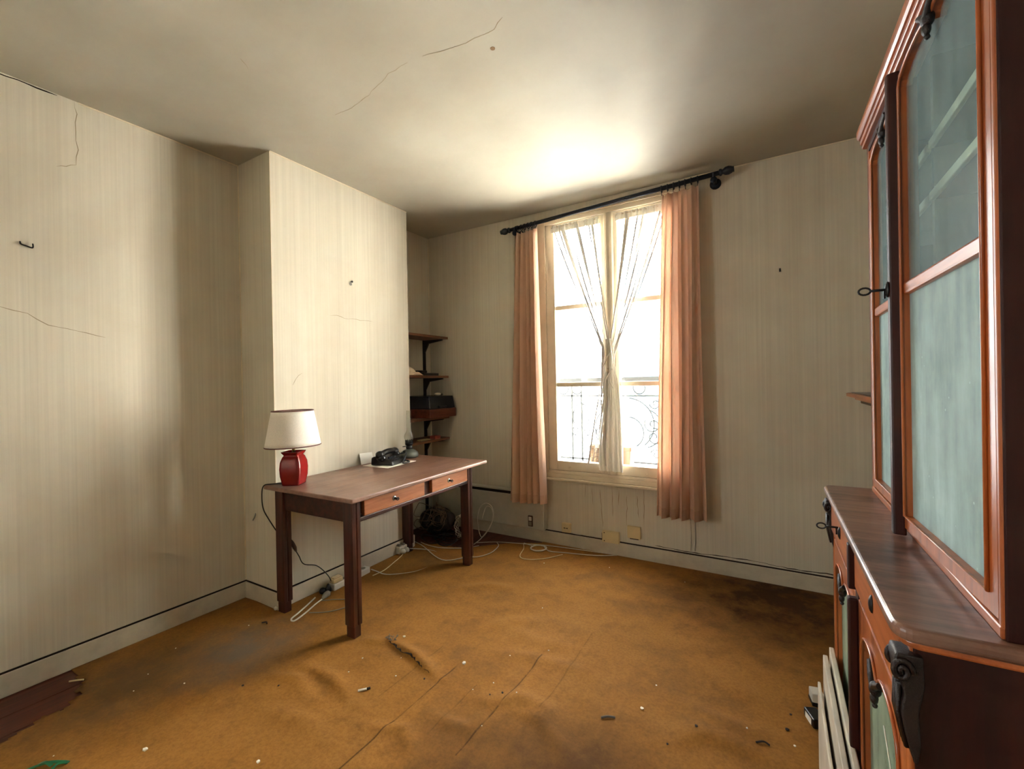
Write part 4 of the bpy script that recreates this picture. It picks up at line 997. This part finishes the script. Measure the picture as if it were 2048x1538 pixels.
box(FX-.018, FX+.002, YM-.011, YM+.011, .10, .735).build('door_batten', 'cab_d', cab, bevel=.004)
MB().tube([(FX+.006, Y0+.225, .60), (FX+.0055, Y0+.15, .545), (FX+.006, Y0+.082, .50)], .0013, 6).build('glass_crack', 'crumb', dn)
MB().tube([(FX-.008, YM+.045+.012*math.cos(a), .42+.012*math.sin(a)) for a in [2*PI*i/14 for i in range(14)]], .002, 6, closed=True).build('ring_pull', 'blackm', df)
# pleated cloth stretched behind the near low door
for (par, a, b_) in ((dn, Y0+.05, YM-.03), (df, YM+.03, YE-.05)):
    MB().grid(lambda u, v: (FX+.045+.010*math.sin(u*44), a+(b_-a)*u, .11+.60*v), 130, 6).build('pleated_cloth', 'pleat', par, solid=.001)
box(FX+.06, DC-.02, Y0+.022, YE-.022, .40, .416).build('inner_shelf', 'cab_d', cab)
def corbel(y):
    m = MB()
    prof = [(0, .858), (-.030, .858), (-.034, .845), (-.030, .826), (-.020, .812), (-.016, .800), (-.020, .788), (-.022, .772), (-.016, .748), (-.008, .725), (0, .705)]
    m.prism([(FX+p[0]*.62, p[1]) for p in prof]+[(FX+.004, .700), (FX+.008, .730), (FX+.006, .775), (FX+.013, .815), (FX+.012, .858)], 'y', y-.020, y+.020, True)
    c = m.build('corbel', 'carved', cab, bevel=.003)
    MB().tube(spiral2(FX-.012, y-.0205, .834, .018), .004, 6).build('volute', 'carved', c); MB().tube(spiral2(FX-.012, y+.0205, .834, .018), .004, 6).build('volute', 'carved', c)
    for q in (-.010, 0, .010): MB().tube([(FX-.014, y+q, .81), (FX-.0155, y+q, .77), (FX-.006, y+q, .72)], .0035, 6).build('acanthus_rib', 'carved', c)
def spiral2(x, y, z, r): return [(x+(r*(1-i/26))*math.cos(i*.45)*.7, y, z+(r*(1-i/26))*math.sin(i*.45)) for i in range(25)]
corbel(Y0+.006); corbel(YE-.006)

# ------------------------------------------------------------------ cabinet, upper body
ux, uy = .2565, .845
up = thing('glazed_bookcase', 'tall glazed bookcase with arched glass doors standing on the low buffet', 'cabinet', (ux, uy, ZC), math.radians(.15))
LU, DU, HU = .916, .335, 1.105
box(.003, DU, -.004, .022, 0, HU-.042).build('side_panel', 'cab_d', up, bevel=.002)
box(0, DU, LU-.022, LU, 0, HU-.04).build('side_panel', 'cab_d', up, bevel=.002)
box(DU-.012, DU, .022, LU-.022, 0, HU-.04).build('back_panel', 'cab_in', up)
box(.012, DU-.012, .022, LU-.022, .018, .032).build('bottom_board', 'cab_in', up)
box(.0, DU, 0, LU, HU-.06, HU-.04).build('top_board', 'cab_d', up)
box(-.001, .022, 0.0, LU, 0, .018).build('base_rail', 'cab_oy', up, bevel=.003)
box(.0, .024, 0, .012, 0, HU-.04).build('corner_stile', 'cab_o', up, bevel=.003); box(.0, .024, LU-.028, LU, 0, HU-.04).build('corner_stile', 'cab_o', up, bevel=.003)
box(.004, .024, .0, LU, HU-.085, HU-.04).build('frieze', 'cab_oy', up, bevel=.002)
box(.045, DU-.012, LU/2-.008, LU/2+.008, .032, HU-.06).build('partition', 'cab_in', up)
for z in (.170, .365, .750, .862):
    for (a, b_) in ((.022, LU/2-.008), (LU/2+.008, LU-.022)):
        s_ = box(.046, DU-.012, a, b_, z-.014, z).build('shelf', 'cab_in', up)
        box(.036, .046, a, b_, z-.016, z+.002).build('shelf_edging', 'shelfedge', s_, bevel=.002)
# cornice with rounded corners, three mouldings
def corn(name, o_, z0, z1, r, mat='cab_oy', bv=.004):
    return MB().prism(roundrect(-o_, DU, -o_*.6, LU+o_*.6, r), 'z', z0, z1).xf(Matrix.Rotation(math.radians(.7), 4, 'Z')).build(name, mat, up, bevel=bv, seg=3)
corn('cornice', .003, HU-.042, HU-.030, .012); corn('cornice', .008, HU-.030, HU-.018, .02); corn('cornice', .017, HU-.018, HU+.016, .03, bv=.012)
ZT = HU-.088; MIDZ = .547
far = arch_door(up, 'door', .001, .022, LU/2+.006, LU-.030, .022, ZT, .036, .028, .985, .026, ('cglass', 'cglass2'), 'cab_o', MIDZ)
# the near door stands ajar: it hangs on a pivot at its near edge
dn2 = arch_door(up, 'door', 0, .022, 0, LU/2-.016, .022, ZT, .026, .028, .985, .026, ('cglass', 'cglass2'), 'cab_o', MIDZ)
dn2.location = (.001, .014, 0); dn2.rotation_euler = (0, 0, math.radians(2.1))
MB().prism([(-.018, LU/2-.030), (-.020, LU/2-.022), (-.018, LU/2-.008), (0, LU/2-.004), (.004, LU/2-.004), (.004, LU/2-.032), (0, LU/2-.034)], 'z', .004, ZT+.012).build('door_batten', 'cab_d', dn2, bevel=.003)
esc((-.020, LU/2-.019, .552), dn2); ring_key((-.022, LU/2-.019, .552), dn2)
# crumpled bag on the cabinet floor
bag = MB().grid(lambda u, v: (-.06+.12*u, -.08+.16*v, .004+.055*math.sin(PI*u)**.7*math.sin(PI*v)**.7*(.7+.3*math.sin(13*u+9*v))), 18, 18)
bg_o = tag(bag.build('plastic_bag', 'bag', solid=.001), 'crumpled pale plastic bag on the bookcase floor behind the near glass', 'bag')
bg_o.location = (ux+.13, uy+.24, ZC+.034)

# ------------------------------------------------------------------ boards and bits by the cabinet
for k, (x0, x1, y1, zt, lb) in enumerate(((.137, .150, 1.76, .375, 'white skirting board on edge nearest the cabinet base'),
                                          (.118, .131, 1.735, .358, 'white skirting board on edge, middle of the three by the cabinet'),
                                          (.102, .110, 1.72, .275, 'thin low white board on edge, outermost of the three by the cabinet'))):
    t = thing('skirting_board', lb, 'board', (x0, .95, .001), 0, 'white boards leaning along the cabinet base')
    box(0, x1-x0, 0, y1-.95, 0, zt).build('plank', 'board', t, bevel=.002)
    box(0, (x1-x0), 0, y1-.95, zt, zt+.006).build('rounded_edge', 'board', t, bevel=.0025)
ac = thing('power_adapter', 'small black adapter with white label on the floor beside the white boards', 'adapter', (.105, 1.94, .001), .4)
box(-.022, .022, -.035, .035, 0, .035).build('casing', 'black', ac, bevel=.004); box(-.023, -.0215, -.02, .02, .006, .028).build('label', 'paper', ac)
pk = thing('white_plug_block', 'white and black plug block behind the white boards', 'plug', (.118, 2.06, .001), .2)
box(-.02, .02, -.025, .025, 0, .05).build('block', 'white', pk, bevel=.004); box(-.021, .021, -.026, .026, 0, .018).build('lower_half', 'black', pk, bevel=.003)

# ------------------------------------------------------------------ debris on the carpet
DEB = [(-1.216,1.587),(-1.902,.668),(-1.505,.832),(-1.602,1.613),(-.455,1.696),(.038,1.771),(-.105,1.761),(-.907,1.523),(-1.03,1.543),(-1.08,1.465),(-.94,1.326),(-1.624,1.296),(-1.421,1.376),(-1.493,1.48),(-1.649,1.394),(-2.516,1.01),(-2.397,.856),(-2.316,.777),(-2.18,.904),(-2.409,1.298),(-1.396,2.749),(-.979,2.894),(-.501,2.901),(-1.13,2.194),(-.93,1.86),(-1.062,1.731),(-.439,1.858),(-1.63,.713),(-2.15,.498)]
rnd = random.Random(21)
def chip(r, seed):
    q = random.Random(seed); m = MB(); bmx = bmesh.new(); bmesh.ops.create_icosphere(bmx, subdivisions=1, radius=r)
    for v in bmx.verts: v.co *= q.uniform(.65, 1.25); v.co.z *= .6
    bmx.verts.ensure_lookup_table(); m.add([v.co[:] for v in bmx.verts], [tuple(v.index for v in f.verts) for f in bmx.faces]); bmx.free(); return m
OWN = {0: 'largest white plaster flake, just right of the torn crease in the carpet', 1: 'white crumb alone on the carpet right of the green strap',
       2: 'white crumb on the carpet at the bottom edge of the photo', 3: 'pale crumb beside the frayed hole in the carpet', 4: 'bright white crumb on the open carpet before the buffet',
       5: 'white crumb on the carpet nearest the white boards', 20: 'pale crumb on the carpet just in front of the coiled cable', 21: 'pale crumb on the carpet below the junction boxes',
       22: 'pale crumb on the dark carpet below the right curtain', 28: 'pale crumb on the carpet close above the green strap'}
sizes = {0: .010, 1: .009, 2: .007, 3: .008, 4: .008}
for k, (px, py) in enumerate(DEB):
    r = sizes.get(k, rnd.uniform(.0025, .0042))
    o = chip(r, k).build('plaster_crumb', 'crumb'); o.location = (px, py, cz(px, py)+r*.42)
    tag(o, OWN.get(k, 'small white plaster crumb lying on the ochre carpet'), 'crumb', 'white plaster crumbs scattered on the carpet')
for k, (px, py) in enumerate([(-.259,1.678),(-.336,1.565),(.017,1.84),(.03,1.93),(-1.945,1.018),(-1.813,1.094),(-.96,1.50),(-1.30,1.42),(-1.0,1.47)]):
    r = rnd.uniform(.004, .007); o = chip(r, 90+k).build('dark_crumb', 'dcrumb'); o.location = (px, py, cz(px, py)+r*.42)
    tag(o, 'tiny dark crumb of dirt lying on the ochre carpet', 'crumb', 'dark crumbs scattered on the carpet')
def lay(name, label, cat, pts, r, mat, n=6): 
    P = smooth_path([(a, b_, cz(a, b_)+r*1.05+dz) for a, b_, dz in pts]); return tag(MB().tube(P, r, n).build(name, mat), label, cat)
bt = thing('cigarette_butt', 'grey cigarette butt on the carpet in front of the desk leg', 'cigarette butt', (-1.47, 1.245, cz(-1.47, 1.245)+.005), .8)
MB().tube([(-.022, 0, 0), (.012, 0, .001)], .0045, 8).build('paper_tube', 'crumb', bt); MB().tube([(.012, 0, .001), (.026, .002, .0015)], .0045, 8).build('burnt_end', 'dcrumb', bt)
lay('dark_shred', 'dark curled shred on the carpet near the bottom right', 'shred', [(-.075, 1.71, 0), (-.053, 1.726, .002), (-.035, 1.725, 0)], .003, 'dcrumb')
lay('dark_shred', 'dark curled shred on the carpet left of the rear desk leg', 'shred', [(-2.37, 1.345, 0), (-2.352, 1.359, .002), (-2.335, 1.352, 0)], .003, 'dcrumb')
lay('foil_sliver', 'pale crumpled sliver on the carpet right of the plank seams', 'sliver', [(-.575, 1.575, 0), (-.555, 1.589, .002), (-.53, 1.60, 0)], .004, 'fluff')
lay('wood_sliver', 'pale stick on the bare boards at the left baseboard', 'sliver', [(-2.64, .665, 0), (-2.616, .681, .003), (-2.60, .70, 0)], .004, 'beige')
rf = MB(); q = random.Random(4)
for k in range(22):
    c = Vector((-1.632+q.uniform(-.022, .022), 1.56+q.uniform(-.018, .018), cz(-1.63, 1.56)+.002+q.uniform(0, .010)))
    a = q.uniform(0, 2*PI); d = Vector((math.cos(a), math.sin(a), q.uniform(-.1, .5)))*q.uniform(.008, .018); rf.tube([c, c+d*.5+Vector((0, 0, .003)), c+d], .0016, 5)
tag(rf.build('frayed_threads', 'fluff', fix=False), 'grey frayed threads at a hole in the carpet by the crease', 'threads', kind='stuff')
gs = thing('green_strap', 'green plastic strap lying on the carpet at the bottom left corner', 'strap', (-2.095, .468, cz(-2.10, .47)))
def strap(pts, w, name):
    P = smooth_path(pts, 5); m = MB(); vs = []
    for i, p in enumerate(P):
        d = (P[min(i+1, len(P)-1)]-P[max(i-1, 0)]); d.z = 0; d.normalize(); s = Vector((-d.y, d.x, 0))*w/2
        vs += [p+s, p-s, p-s+Vector((0, 0, .0016)), p+s+Vector((0, 0, .0016))]
    fs = [(i*4+k, i*4+(k+1) % 4, i*4+4+(k+1) % 4, i*4+4+k) for i in range(len(P)-1) for k in range(4)]+[(3, 2, 1, 0), tuple((len(P)-1)*4+k for k in range(4))]
    return m.add(vs, fs).build(name, 'green', gs)
strap([(-.05, -.06, .006), (-.02, .0, .012), (.015, .035, .006), (.03, .045, .002)], .012, 'band')
strap([(.03, .045, .003), (.02, .02, .010), (.05, -.01, .008), (.075, -.04, .003)], .009, 'band')
strap([(-.045, -.02, .003), (-.02, .0, .016), (.01, .01, .010)], .010, 'loop')
